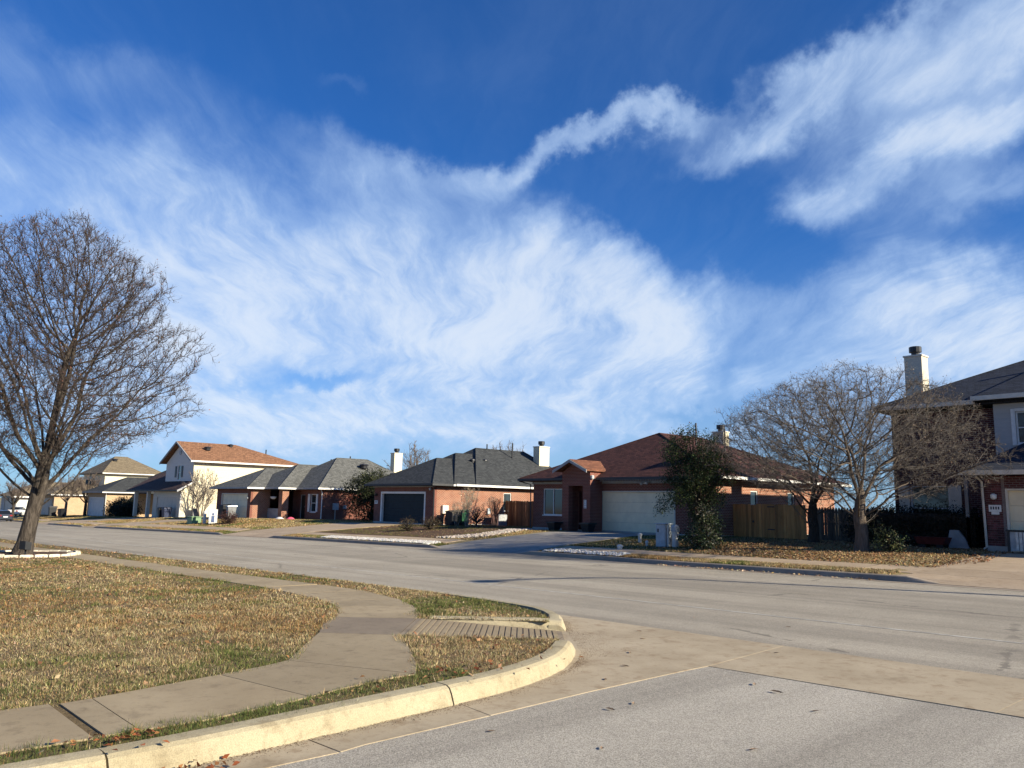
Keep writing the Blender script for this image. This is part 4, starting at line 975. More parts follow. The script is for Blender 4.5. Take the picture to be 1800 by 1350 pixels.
# single bricks of the pier beside the garage door and over it
pier = obj('pier', MB().box(PX + .001, PX + .598, 30.484, 30.4995, zb + .18, 2.9), 'mortar', h)
bm_full = MB().bbox(0, .195, -.012, .0, 0, .066, .003); bm_half = MB().bbox(0, .092, -.012, .0, 0, .066, .003)
me_f = mesh_of('brick', bm_full, 'plum_brick'); me_h = mesh_of('brick_half', bm_half, 'plum_brick'); fixn(me_f); fixn(me_h)
L = org(pier)
z = zb + .19; k = 0
while z < 2.82:
    xs_ = [(0, 'f'), (.205, 'f'), (.41, 'h'), (.5, 'h')] if k % 2 == 0 else [(0, 'h'), (.102, 'f'), (.307, 'f')]
    for x, t in xs_:
        if t == 'h' and x > .45: continue
        if k % 2 == 1 and False: continue
        o = bpy.data.objects.new('brick', me_f if t == 'f' else me_h); COL.objects.link(o); o.parent = pier
        o.location = (PX + .003 + x - L.x, 30.484 - L.y, z - L.z)
    z += .0775; k += 1
wall(h, (PX, 33.998), (PX, 30.702), zb, 2.95, [], 'brick_plum')
# main block
p0, p1 = (-14.1, 34.), (PX, 34.)
wall(h, p0, p1, zb, 5.7, [(.61, 2.1, .95, 2.75), (3.45, 4.35, zb + .1, 2.6)], 'brick_plum')
window(h, p0, p1, .61, 2.1, .95, 2.75, 'trim_white', 2, 1, (.4, 'curtain'))
obj('shutter', MB().box(-13.92, -13.5, 33.94, 33.997, .95, 2.75), 'trim_beige', h); obj('shutter', MB().box(-11.98, -11.55, 33.94, 33.997, .95, 2.75), 'trim_beige', h)
door(h, p0, p1, 3.45, 4.35, zb + .1, 2.6, 'door_black', 'trim_grey')
obj('porch_post', MB().box(-10.95, -10.83, 32.5, 32.62, zb, 3.0), 'trim_grey', h)
wall(h, (-14.1, 44.), (-14.1, 34.202), zb, 5.7, [], 'brick_plum')
p0, p1 = (-10.1, 33.5), (-2.4, 33.5)
wall(h, p0, p1, 2.95, 5.8, [(.72, 2.0, 4.25, 5.45)], 'siding_grey')
window(h, p0, p1, .72, 2.0, 4.25, 5.45, 'trim_white', 2, 1, (.3, 'cloth_white'))
obj('window_surround', MB().box(-9.52, -9.385, 33.46, 33.497, 4.2, 5.55).box(-9.38, -8.1, 33.46, 33.497, 5.452, 5.56), 'trim_white', h)
wall(h, (-10.1, 33.998), (-10.1, 33.702), 2.95, 5.8, [], 'siding_grey')
wall(h, (-2.4, 30.702), (-2.4, 44.), zb, 5.7, [], 'brick_plum'); wall(h, (-2.602, 44.), (-13.9, 44.), zb, 5.7, [], 'brick_plum')
lr = obj('lower_roof', MB().add([(-10.2, 30.05, 3.12), (-1.8, 30.05, 3.12), (-1.8, 33.497, 4.35), (-9.0, 33.497, 4.35), (-10.2, 33.497, 3.12)] + [(-10.2, 30.05, 2.98), (-1.8, 30.05, 2.98), (-1.8, 33.497, 2.98), (-9.0, 33.497, 2.98), (-10.2, 33.497, 2.98)],
         [(0, 1, 2, 3), (0, 3, 4), (5, 6, 1, 0), (9, 5, 0, 4), (5, 9, 8, 7, 6), (6, 7, 2, 1), (7, 8, 3, 2), (8, 9, 4, 3)]), 'shingle_navy', h)
gutter(h, -10.25, -1.8, 29.93, 30.045, 3.13, 'trim_beige', h=.16)
mr = hip(h, -14.5, -1.8, 33.35, 44.6, 5.98, (-8.4, 38.6, 8.62), 40., 'shingle_navy', .2)
mr2 = obj('front_gable_roof', MB().add([(-10.6, 32.95, 5.86), (-1.8, 32.95, 5.86), (-1.8, 36.5, 7.75), (-8.0, 36.5, 7.75), (-10.6, 36.5, 5.86)] + [(-10.6, 32.95, 6.06), (-1.8, 32.95, 6.06), (-1.8, 36.5, 7.95), (-8.2, 36.5, 7.95), (-10.6, 36.5, 6.06)],
         [(4, 3, 2, 1, 0), (5, 6, 7, 8), (5, 8, 9), (0, 1, 6, 5), (1, 2, 7, 6), (2, 3, 8, 7), (3, 4, 9, 8), (4, 0, 5, 9)]), 'shingle_navy', h)
gutter(h, -10.65, -1.8, 32.83, 32.945, 6.06, 'trim_beige', h=.17); gutter(h, -14.5, -10.66, 33.23, 33.345, 5.98, 'trim_beige', h=.17)
vent_pipe(mr2, -8.6, 36.2, 7.5, 8.1, .06)
chimney(h, -14.87, -14.102, 37.6, 38.3, .2, 8.75, 'siding_beige')
number_plaque(h, -9.53, -9.15, 30.482, 1.74, 1.97)
obj('plaque_foot', MB().box(-9.46, -9.22, 30.462, 30.481, 1.65, 1.738), 'trim_white', h)
wall_light(h, -9.34, 30.38, 2.15)
downspout(h, [(-9.75, 30.0, 2.95), (-9.68, 30.4, 2.75), (-9.66, 30.44, .55), (-9.7, 30.3, .5)], 'trim_beige', .04)

# ------------------------------------------------------------------ fences: every board its own part
def fence(name, label, p0, p1, zf, hgt, mat, bw=.14, gap=.012, pointed=False, rails=True, dx_=.0, seed=1):
    d, nr, L = frame_of(p0, p1); f = thing(name, label, 'fence', (p0[0], p0[1], zf(*p0)))
    rnd = random.Random(seed); n_ = int(L / (bw + gap)); ang = math.atan2(d.y, d.x)
    mb = MB()
    if pointed: mb.rings([[(0, 0, 0), (bw, 0, 0), (bw, .02, 0), (0, .02, 0)], [(0, 0, hgt - .1), (bw, 0, hgt - .1), (bw, .02, hgt - .1), (0, .02, hgt - .1)], [(bw * .35, 0, hgt), (bw * .65, 0, hgt), (bw * .65, .02, hgt), (bw * .35, .02, hgt)]])
    else: mb.rings([[(0, 0, 0), (bw, 0, 0), (bw, .02, 0), (0, .02, 0)], [(0, 0, hgt - .03), (bw, 0, hgt - .03), (bw, .02, hgt - .03), (0, .02, hgt - .03)], [(.025, 0, hgt), (bw - .025, 0, hgt), (bw - .025, .02, hgt), (.025, .02, hgt)]])
    me = mesh_of('board', mb, mat); fixn(me); O = org(f)
    for i in range(n_):
        s = i * (bw + gap); x, y = p0[0] + d.x * s, p0[1] + d.y * s
        o = bpy.data.objects.new('board', me); COL.objects.link(o); o.parent = f
        o.location = (x - O.x, y - O.y, zf(x, y) - O.z + rnd.uniform(-.012, .012)); o.rotation_euler = (rnd.uniform(-.008, .008), rnd.uniform(-.006, .006), ang); o.scale = (1, 1, 1 + rnd.uniform(-.012, .012))
    for zr in (.3, hgt * .52, hgt - .25):
        mb = MB(); qbox(mb, p0, d, nr, 0, L, -.07, -.03, zf(*p0) + zr, zf(*p0) + zr + .09); obj('rail', mb, mat, f)
    s = 0.
    while s <= L + .01:
        mb = MB(); x, y = p0[0] + d.x * s, p0[1] + d.y * s; qbox(mb, p0, d, nr, s - .045, s + .045, -.165, -.075, zf(x, y) - .1, zf(x, y) + hgt - .02); obj('post', mb, mat, f); s += 2.2
    return f
fz = lambda x, y: terr(x, y) - .02
f1 = fence('wooden_fence', 'golden brown board fence with gate right of the red brick house', (-22.35, 34.9), (-18.15, 34.45), lambda x, y: .2, 1.72, 'wood_new', seed=2)
for zz_ in (.55, 1.6): obj('hinge', MB().box(-20.25, -19.9, 34.5, 34.535, .2 + zz_ - .02, .2 + zz_ + .03), 'metal_dark', f1)
obj('gate_latch', MB().box(-21.15, -21.08, 34.66, 34.7, 1.05, 1.15), 'metal_dark', f1)
fence('picket_fence', 'weathered dark pointed board fence between golden fence and plum house', (-18.1, 34.5), (-14.15, 34.3), lambda x, y: .22, 1.6, 'wood_old', .12, .012, True, seed=3)
fence('wooden_fence', 'dark board fence with gate between the orange and red brick houses', (-43.2, 38.3), (-35.3, 38.3), lambda x, y: .2, 1.75, 'wood_mid', seed=5)
fence('wooden_fence', 'shaded board fence between the cream house and the grey roofed house', (-84.0, 36.5), (-74.8, 36.5), lambda x, y: -.3, 1.75, 'wood_old', .14, .02, seed=6)

# ------------------------------------------------------------------ small yard things
def cart(name, label, x, y, z, rot, mat, lid=None, s=1., group='wheeled bins by the garages'):
    """wheeled rubbish bin"""
    t = thing(name, label, 'bin', (0, 0, 0), group)
    obj('body', MB().rings([[(-.24, -.28, .06), (.24, -.28, .06), (.24, .26, .06), (-.24, .26, .06)], [(-.30, -.34, .95), (.30, -.34, .95), (.30, .36, .95), (-.30, .36, .95)]]), mat, t)
    obj('rim', MB().box(-.325, .325, -.365, .385, .952, .99), mat, t)
    obj('lid', MB().rings([[(-.32, -.38, .993), (.32, -.38, .993), (.32, .40, .993), (-.32, .40, .993)], [(-.31, -.36, 1.03), (.31, -.36, 1.03), (.31, .40, 1.07), (-.31, .40, 1.07)], [(-.22, -.22, 1.06), (.22, -.22, 1.06), (.22, .34, 1.1), (-.22, .34, 1.1)]]), lid or mat, t)
    obj('handle', MB().tube([(-.22, .38, 1.0), (-.22, .46, 1.0), (.22, .46, 1.0), (.22, .38, 1.0)], .018, 6), mat, t)
    for sx in (-.29, .29): obj('wheel', MB().cyl((.26, .12), .12, .12, sx - .03, sx + .03, 12, 'x'), 'tyre', t)
    t.location = (x, y, z); t.rotation_euler = (0, 0, rot); t.scale = (s, s, s); return t
cart('wheeled_bin', 'navy wheeled bin before the cream house garage, left one of the pair', -86.9, 29.2, -.48, 0, 'plastic_black', None, 1.1)
cart('wheeled_bin', 'navy wheeled bin before the cream house garage, right one of the pair', -85.7, 29.25, -.48, .1, 'plastic_navy', None, 1.1)
cart('wheeled_bin', 'grey green bin against the lit cream side wall', -83.3, 31.3, -.42, 1.4, 'plastic_grey', None, 1.)
cart('wheeled_bin', 'open black bin in front of the grey roofed house garage', -70.3, 29.0, .0, .2, 'plastic_black', None, 1.1)
cart('wheeled_bin', 'grey bin with pale lid in front of the grey roofed house garage', -68.9, 29.0, .0, -.1, 'plastic_grey', 'metal_galv', 1.05)
cart('wheeled_bin', 'green wheeled bin beside the lit orange brick wall', -42.3, 33.6, .2, -1.4, 'plastic_green', None, 1.)
cart('wheeled_bin', 'dark wheeled bin at the orange brick wall, left of the green one', -42.3, 32.8, .2, -1.5, 'plastic_black', None, .95)
cart('wheeled_bin', 'black wheeled bin right of the left tree trunk, tall one', -119.6, 26.2, -1.05, 0, 'plastic_black', None, 1.25)
cart('wheeled_bin', 'black low bin beside the tall bin at the far driveway', -118.0, 26.9, -1.0, .6, 'plastic_black', None, .95)

# air conditioner by the orange wall
t = thing('air_conditioner', 'grey outdoor air conditioner near the orange brick wall', 'air conditioner', (-42.3, 37.0, .2))
obj('cabinet', MB().bbox(-42.75, -41.95, 36.6, 37.4, .22, 1.0, .03), 'metal_galv', t); obj('fan_guard', MB().cyl((-42.35, 37.), .3, .3, 1.002, 1.03, 16), 'metal_dark', t)
obj('base_pad', MB().box(-42.85, -41.85, 36.5, 37.5, .12, .218), 'slab_base', t)
# utility pedestals
t = thing('utility_cabinet', 'tall pale grey utility cabinet with dark mark beside the round pedestal', 'utility box', (-19.95, 26.1, .1))
zt = terr(-19.9, 26.2)
obj('cabinet', MB().bbox(-20.2, -19.72, 25.95, 26.4, zt - .05, zt + .9, .03), 'utility_grey', t); obj('cap', MB().bbox(-20.23, -19.69, 25.92, 26.43, zt + .902, zt + .94, .012), 'utility_grey', t)
obj('mark', MB().box(-20.1, -20.03, 25.944, 25.949, zt + .58, zt + .72), 'ink', t); obj('latch', MB().box(-20.26, -20.202, 26.1, 26.2, zt + .55, zt + .62), 'metal_grey', t)
obj('conduit', MB().cyl((-19.62, 26.0), .03, .03, zt - .05, zt + .88, 8), 'plastic_white', t)
t = thing('utility_pedestal', 'round pale pedestal with domed cap beside the tall cabinet', 'utility box', (-19.35, 26.35, .1))
obj('post', MB().cyl((-19.38, 26.15), .13, .13, zt - .05, zt + .62, 14), 'plastic_white', t); obj('dome', MB().lathe((-19.38, 26.15, zt + .622), [(.17, 0), (.17, .16), (.15, .22), (.08, .27)], 14), 'utility_grey', t)
def stub(x, y, h_, r, lab, mat='plastic_white'):
    z = terr(x, y); o = obj('marker_post', MB().lathe((x, y, z - .03), [(r, 0), (r, h_), (r * 1.3, h_ + .01), (r * 1.3, h_ + .08), (r * .6, h_ + .12)], 10), mat); tag(o, lab, 'marker')
stub(-20.9, 24.6, .12, .09, 'short round white valve cap nearest the white rocks'); stub(-22.0, 27.2, .34, .07, 'bent pale pipe stub behind the short white cap'); stub(-20.75, 26.1, .16, .05, 'small white pipe stub beside the tall cabinet')
t = thing('utility_box', 'low green utility box on the verge before the grey roofed house', 'utility box', (-68.5, 25.6, -.3)); zt = terr(-68.5, 25.8)
obj('body', MB().bbox(-69.3, -68.2, 25.4, 26.2, zt - .05, zt + .5, .04), 'utility_green', t); obj('lid', MB().bbox(-69.34, -68.16, 25.36, 26.24, zt + .502, zt + .58, .02), 'utility_green', t)
o = obj('marker_post', MB().lathe((-67.0, 26.0, terr(-67, 26)), [(.13, 0), (.13, .95), (.11, 1.0), (.05, 1.03)], 10), 'plastic_white'); tag(o, 'slim white marker post beside the green utility box', 'marker')
t = thing('yard_cutout', 'white upright board with a blue figure by the dark red shrub', 'yard sign', (-66, 26.3, -.2)); zt = terr(-66, 26.3)
obj('board', MB().box(-66.03, -65.97, 25.95, 26.65, zt - .05, zt + 1.15), 'plastic_white', t); obj('figure', MB().box(-65.968, -65.95, 26.15, 26.4, zt + .1, zt + .62).box(-65.968, -65.95, 26.2, 26.36, zt + .66, zt + .85), 'decal_blue', t)
# planter pots at the red house entry
for x, lb in ((-32.05, 'dark square planter left of the red house entry'), (-29.5, 'dark square planter right of the red house entry')):
    z0 = terr(x, 32.1); t = thing('planter', lb, 'planter', (x, 32.1, z0))
    obj('pot', MB().rings([[(x - .2, 31.9, z0), (x + .2, 31.9, z0), (x + .2, 32.3, z0), (x - .2, 32.3, z0)], [(x - .3, 31.8, z0 + .42), (x + .3, 31.8, z0 + .42), (x + .3, 32.4, z0 + .42), (x - .3, 32.4, z0 + .42)]]), 'plastic_black', t)
    obj('rim', MB().box(x - .34, x + .34, 31.76, 32.44, z0 + .422, z0 + .5), 'plastic_black', t)
# things by the plum house entry
z0 = .38
t = thing('garden_wagon', 'dull red garden wagon in the shade before the plum house', 'wagon', (-11.6, 31.2, z0))
obj('tray', MB().rings([[(-12.1, 30.9, z0 + .16), (-11.2, 30.9, z0 + .16), (-11.2, 31.4, z0 + .16), (-12.1, 31.4, z0 + .16)], [(-12.2, 30.82, z0 + .42), (-11.1, 30.82, z0 + .42), (-11.1, 31.48, z0 + .42), (-12.2, 31.48, z0 + .42)]]), 'red_plastic', t)
for x in (-11.95, -11.35):
    for y in (30.95, 31.35): obj('wheel', MB().cyl((x, z0 + .12), .12, .12, y - .03, y + .03, 12, 'y'), 'tyre', t)
obj('handle', MB().tube([(-12.15, 31.15, z0 + .2), (-12.6, 31.15, z0 + .55)], .015, 6), 'metal_dark', t)
o = obj('leaning_board', MB().rings([[(-11.25, 31.5, z0), (-10.55, 31.5, z0), (-10.55, 31.6, z0), (-11.25, 31.6, z0)], [(-11.35, 31.8, z0 + .4), (-10.8, 31.8, z0 + .4), (-10.8, 31.9, z0 + .4), (-11.35, 31.9, z0 + .4)], [(-11.35, 31.95, z0 + .68), (-11.05, 31.95, z0 + .68), (-11.05, 32.03, z0 + .68), (-11.35, 32.03, z0 + .68)]]), 'trim_grey'); tag(o, 'white slanting board leaning behind the red wagon', 'board')
t = thing('slatted_box', 'grey slatted storage box before the plum house garage door', 'storage box', (-8.5, 30.1, .44))
obj('frame', MB().box(-8.85, -7.4, 29.9, 30.3, .48, 1.1), 'metal_grey', t); obj('lid', MB().box(-8.9, -7.35, 29.86, 30.34, 1.102, 1.16), 'metal_dark', t)
for k in range(11): obj('slat', MB().box(-8.62 + k * .11, -8.54 + k * .11, 29.875, 29.898, .5, 1.09), 'metal_galv', t)
obj('corner_post', MB().box(-8.87, -8.79, 29.87, 29.897, .46, 1.1), 'metal_dark', t)
# christmas and porch things at the grey roofed house
o = obj('folded_cloth', MB().lathe((-63.6, 31.0, .03), [(.7, 0), (.55, .08), (.36, .18), (.15, .24)], 12), 'cloth_white'); o.scale = (1, .6, 1); o.location = (0, 12.4, 0); tag(o, 'white crumpled deflated decoration on the lawn by the porch', 'decoration')
o = obj('folded_cloth', MB().lathe((-62.0, 31.2, .03), [(.38, 0), (.36, .08), (.22, .22), (.08, .27)], 12), 'cloth_pink'); tag(o, 'pink deflated decoration beside the white one on the lawn', 'decoration')
for x, y, z, lb in ((-66.6, 31.7, 1.75, 'left'), (-65.9, 31.5, 1.75, 'right')):
    t = thing('hanging_basket', lb + ' one of two small pale baskets hanging under the grey roofed porch', 'basket', (x, y, z), 'baskets hanging under the porch')
    obj('bowl', MB().lathe((x, y, z), [(.05, 0), (.16, .06), (.22, .2), (.2, .22)], 10), 'cloth_white', t); obj('cord', MB().tube([(x, y, z + .2), (x, y, z + .85)], .008, 4), 'metal_dark', t)
# flood light at the left tree
t = thing('garden_flood_light', 'black garden flood lamp at the foot of the left tree', 'lamp', (-27.6, 5.7, -.2)); zt = nz(-27.9, 5.6)
obj('housing', MB().rings([[(-28.0, 5.5, zt + .18), (-27.72, 5.62, zt + .18), (-27.72, 5.62, zt + .42), (-28.0, 5.5, zt + .42)], [(-27.86, 5.32, zt + .22), (-27.66, 5.44, zt + .22), (-27.66, 5.44, zt + .46), (-27.86, 5.32, zt + .46)]]), 'plastic_black', t); obj('stake', MB().cyl((-27.85, 5.5), .03, .03, zt - .05, zt + .2, 6), 'metal_dark', t)
# white stone ring round the left tree
TB = Vector((-28.75, 5.6))
rt = thing('tree_ring', 'ring of pale edging stones round the foot of the left tree', 'edging', (TB.x, TB.y, nz(*TB)))
rnd = random.Random(9); NS = 26
for i in range(NS):
    a0, a1 = 2 * math.pi * i / NS + .012, 2 * math.pi * (i + 1) / NS - .012; R0, R1 = 1.46, 1.60
    q = [TB + Vector((math.cos(a), math.sin(a))) * r for a, r in ((a0, R0), (a1, R0), (a1, R1), (a0, R1))]; hh = .085 + rnd.uniform(-.02, .02)
    c_ = sum(q, Vector((0, 0))) / 4; q2 = [c_ + (p - c_) * .88 for p in q]; zf = nz(c_.x, c_.y)
    obj('stone', MB().rings([[(p.x, p.y, zf - .05) for p in q], [(p.x, p.y, zf + hh - .025) for p in q], [(p.x, p.y, zf + hh) for p in q2]]), 'pale_stone', rt)
obj('mulch_bed', MB().prism([(TB.x + 1.42 * math.cos(2 * math.pi * i / 24), TB.y + 1.42 * math.sin(2 * math.pi * i / 24)) for i in range(24)], lambda x, y: nz(x, y) - .03, lambda x, y: nz(x, y) + .04), 'mulch', rt)
# mulch bed edge, white rocks
def bed(name, poly, mat, dz): return grid_fill(name, poly, lambda x, y: terr(x, y) + dz, mat, np.arange(-60, 0, .9), np.arange(20, 40, .7), kind='structure')
bed('planting_bed', [(-46.8, 25.2), (-41, 25.2), (-33.2, 25.5), (-31.7, 26.6), (-33., 32.5), (-35.4, 33.3), (-35.4, 38.), (-43.1, 38), (-43.1, 31.9), (-43.8, 29.5)], 'mulch', .03)
bed('leafy_lawn', [(-24., 25.6), (-16, 24.35), (-9.3, 24.0), (-9.5, 30.4), (-11, 33.5), (-14.5, 33.9), (-22.3, 34.6), (-22.3, 33.3), (-24.3, 33.3)], 'yard_soil', .02)
# street lamp just out of frame at the right: its long shadow crosses the road
t = thing('street_lamp', 'tall street lamp on the far verge whose shadow crosses the road', 'street lamp', (1.6, 22.3, .15))
obj('pole', MB().tube([(1.6, 22.3, .1), (1.6, 22.3, 6.2)], [.15, .11], 10), 'metal_galv', t)
obj('arm', MB().tube([(1.6, 22.3, 6.1), (1.55, 22.0, 6.5), (1.5, 21.2, 6.9), (1.45, 19.6, 7.15), (1.45, 18.6, 7.2)], .07, 8), 'metal_galv', t)
obj('lamp_head', MB().rings([[(1.3, 18.7, 7.12), (1.6, 18.7, 7.12), (1.6, 18.7, 7.26), (1.3, 18.7, 7.26)], [(1.25, 18.3, 7.1), (1.65, 18.3, 7.1), (1.6, 18.3, 7.3), (1.3, 18.3, 7.3)], [(1.33, 17.9, 7.14), (1.57, 17.9, 7.14), (1.57, 17.9, 7.22), (1.33, 17.9, 7.22)]]), 'metal_grey', t)

# ------------------------------------------------------------------ cars
def car(name, label, loc, rotz, paint):
    """saloon, nose towards +x, built round its own centre"""
    t = thing(name, label, 'car', (0, 0, 0))
    def ring(x, w, z0, z1, w2): return [(x, -w, z0), (x, w, z0), (x, w * 1.02, (z0 + z1) / 2), (x, w2, z1), (x, -w2, z1), (x, -w * 1.02, (z0 + z1) / 2)]
    obj('body', MB().rings([ring(-2.33, .72, .42, .80, .66), ring(-2.25, .82, .28, .98, .74), ring(-1.6, .88, .2, 1.02, .80), ring(0, .9, .18, .97, .82), ring(1.2, .88, .2, .93, .80), ring(1.95, .84, .22, .83, .74), ring(2.3, .68, .35, .66, .6)]), paint, t, smooth=False)
    obj('cabin', MB().rings([[(-1.75, -.76, 1.0), (-1.75, .76, 1.0), (-1.2, .6, 1.40), (-1.2, -.6, 1.40)], [(-.4, -.79, .97), (-.4, .79, .97), (-.4, .62, 1.46), (-.4, -.62, 1.46)], [(.95, -.77, .92), (.95, .77, .92), (.2, .6, 1.43), (.2, -.6, 1.43)]]), 'car_glass', t)
    obj('roof_panel', MB().rings([[(-1.22, -.6, 1.405), (-1.22, .6, 1.405), (-1.15, .57, 1.43), (-1.15, -.57, 1.43)], [(-.4, -.625, 1.455), (-.4, .625, 1.455), (-.4, .59, 1.485), (-.4, -.59, 1.485)], [(.22, -.6, 1.425), (.22, .6, 1.425), (.16, .57, 1.455), (.16, -.57, 1.455)]]), paint, t)
    for x in (-1.4, 1.4):
        for s in (-1, 1):
            w_ = obj('wheel', MB().cyl((x, .32), .32, .32, s * .86 - .1, s * .86 + .1, 18, 'y'), 'tyre', t)
            obj('rim', MB().cyl((x, .32), .2, .2, s * .97 - .012 * s, s * .97 + .005 * s, 14, 'y'), 'rim', w_)
    for s in (-1, 1):
        obj('tail_light', MB().box(-2.36, -2.2, s * .62 - .14, s * .62 + .14, .74, .9), 'tail_red', t); obj('headlight', MB().box(2.1, 2.27, s * .55 - .14, s * .55 + .14, .56, .68), 'light_lens', t)
        obj('wing_mirror', MB().box(.7, .85, s * .92 - .08, s * .92 + .08, .98, 1.1), paint, t)
    obj('number_plate', MB().box(-2.365, -2.335, -.26, .26, .58, .72), 'plate', t); obj('rear_bumper', MB().box(-2.38, -2.2, -.8, .8, .34, .5), paint, t)
    t.location = loc; t.rotation_euler = (0, 0, rotz); return t
car('parked_car', 'dark navy saloon parked at the kerb, seen from behind at the left edge', (-125.5, 21.6, rz(-125) + .0), math.pi, 'paint_navy')
car('parked_car', 'white car in the far driveway, half hidden by the left tree trunk', (-151., 28.2, terr(-151., 28.2)), 2.6, 'paint_white')

# ------------------------------------------------------------------ trees
def grow(seed, trunk, P):
    """list of (points, radii, level) chains; trunk: [(pos, r), ...]; P: parameters per level"""
    rng = np.random.default_rng(seed); chains = []
    def chain(p, d, L, r, lev, side):
        q = P['lv'][lev]; n_ = q['n']; pts = [p.copy()]; rr = [r]; cur = p.copy(); dd = d.copy()
        for i in range(n_):
            dd = dd + rng.normal(0, q['wig'], 3) + np.array([0, 0, q['up']]); dd /= np.linalg.norm(dd)
            cur = cur + dd * (L / n_)
            if lev > 0 and not P['env'](cur):
                if len(pts) < 2: pts.append(cur.copy()); rr.append(r * .5)
                break
            pts.append(cur.copy()); rr.append(r * (1 - (1 - q['tip']) * (i + 1) / n_))
        chains.append((np.array(pts), np.array(rr), lev))
        if lev + 1 >= len(P['lv']): return
        c = P['lv'][lev + 1]; m_ = len(pts) - 1
        if m_ < 1: return
        k = c['cnt'] if isinstance(c['cnt'], int) else rng.integers(c['cnt'][0], c['cnt'][1] + 1)
        for j in range(int(round(k * (m_ / n_) ** .5))):
            t = c['t0'] + (1 - c['t0']) * ((j + rng.uniform(0, 1)) / max(k, 1)); t = min(t * 1., 1.)
            f = t * m_; i0 = min(int(f), m_ - 1); pos = pts[i0] + (pts[i0 + 1] - pts[i0]) * (f - i0); rad = rr[i0] + (rr[i0 + 1] - rr[i0]) * (f - i0)
            ax = pts[i0 + 1] - pts[i0]; ax = ax / np.linalg.norm(ax)
            u = np.cross(ax, [0, 0, 1.] if abs(ax[2]) < .95 else [1., 0, 0]); u /= np.linalg.norm(u); v = np.cross(ax, u)
            ph = rng.uniform(0, 2 * math.pi) if c.get('ph') is None else j * 2.4 + rng.uniform(-.4, .4)
            an = math.radians(rng.uniform(*c['ang']))
            nd = ax * math.cos(an) + (u * math.cos(ph) + v * math.sin(ph)) * math.sin(an)
            chain(pos, nd, L * rng.uniform(*c['len']) * (1 - .35 * t), min(rad * .85, max(rad * c['rad'], c.get('rmin', .004))), lev + 1, ph)
    tp = np.array([t[0] for t in trunk], float); tr = np.array([t[1] for t in trunk], float)
    chains.append((tp, tr, -1))
    for (p, d, L, r) in P['limbs']: chain(np.array(p, float), np.array(d, float) / np.linalg.norm(d), L, r, 0, 0)
    return chains
def tubes(chains, sides):
    V, I = [], []; o = 0
    for pts, rr, lev in chains:
        k = sides(lev); m_ = len(pts)
        if m_ < 2: continue
        d = np.gradient(pts, axis=0); d /= np.linalg.norm(d, axis=1)[:, None] + 1e-9
        ref = np.array([0, 0, 1.]) if abs(d[0][2]) < .9 else np.array([1., 0, 0])
        u = np.cross(d, ref); u /= np.linalg.norm(u, axis=1)[:, None] + 1e-9; v = np.cross(d, u)
        a = np.arange(k) * 2 * math.pi / k
        ring = pts[:, None, :] + (u[:, None, :] * np.cos(a)[None, :, None] + v[:, None, :] * np.sin(a)[None, :, None]) * rr[:, None, None]
        V.append(ring.reshape(-1, 3))
        b_ = o + np.arange(m_ - 1)[:, None] * k; j = np.arange(k)[None, :]; j2 = (j + 1) % k
        I.append(np.stack([b_ + j, b_ + j2, b_ + k + j2, b_ + k + j], -1).reshape(-1)); o += m_ * k
    return np.concatenate(V), np.concatenate(I)
def sprigs(P0, D, n_per, L, r, rng, ang=(25, 60), up=.15, wig=.25):
    """fine two-piece twigs growing from points P0 along directions D; returns verts, triangle indices, tips, tip directions"""
    P_ = np.repeat(P0, n_per, 0); A = np.repeat(D, n_per, 0); n_ = len(P_)
    e = rng.normal(0, 1, (n_, 3)); e -= (e * A).sum(1)[:, None] * A; e /= np.linalg.norm(e, axis=1)[:, None] + 1e-9
    an = np.radians(rng.uniform(*ang, n_))[:, None]; d0 = A * np.cos(an) + e * np.sin(an); d0[:, 2] += up; d0 /= np.linalg.norm(d0, axis=1)[:, None]
    d1 = d0 + rng.normal(0, wig, (n_, 3)); d1[:, 2] += up; d1 /= np.linalg.norm(d1, axis=1)[:, None]
    l = (L * rng.uniform(.45, 1.2, n_))[:, None]; m_ = P_ + d0 * l * .5; t_ = m_ + d1 * l * .5
    u = np.cross(d0, rng.normal(0, 1, (n_, 3))); u /= np.linalg.norm(u, axis=1)[:, None] + 1e-9; v = np.cross(d0, u); R_ = np.asarray(r) * np.ones(n_)
    rg = lambda c, k: np.stack([c + (u * math.cos(a) + v * math.sin(a)) * (R_ * k)[:, None] for a in (0, 2.094, 4.189)], 1)
    V = np.concatenate([rg(P_, 1.), rg(m_, .75), t_[:, None, :]], 1).reshape(-1, 3)
    F_ = np.array([(0, 1, 4), (0, 4, 3), (1, 2, 5), (1, 5, 4), (2, 0, 3), (2, 3, 5), (3, 4, 6), (4, 5, 6), (5, 3, 6)])
    return V, (np.arange(n_)[:, None, None] * 7 + F_[None]).ravel(), t_, d1, m_
def leaf_mesh(name, pos, size, cols, parent, mat, rng, flat=0., asp=.5, **pr):
    """each leaf two triangles folded along the midrib"""
    n_ = len(pos); size = np.asarray(size) * np.ones(n_)
    d = rng.normal(0, 1, (n_, 3)); d[:, 2] *= (1 - flat); d /= np.linalg.norm(d, axis=1)[:, None]
    e = rng.normal(0, 1, (n_, 3)); e[:, 2] *= (1 - flat); e -= (e * d).sum(1)[:, None] * d; e /= np.linalg.norm(e, axis=1)[:, None]
    nn = np.cross(d, e)
    L = size[:, None]; wv = e * L * asp * .5; up = nn * L * .12
    v0 = pos - d * L * .5; v1 = pos + wv + up; v2 = pos + d * L * .5; v3 = pos - wv + up
    V = np.stack([v0, v1, v2, v3], 1).reshape(-1, 3); b_ = np.arange(n_)[:, None] * 4
    I = (b_ + np.array([[0, 1, 2, 0, 2, 3]])).ravel()
    return fast_mesh(name, V, 3, I, mat, np.repeat(cols, 4, 0), parent, **pr)
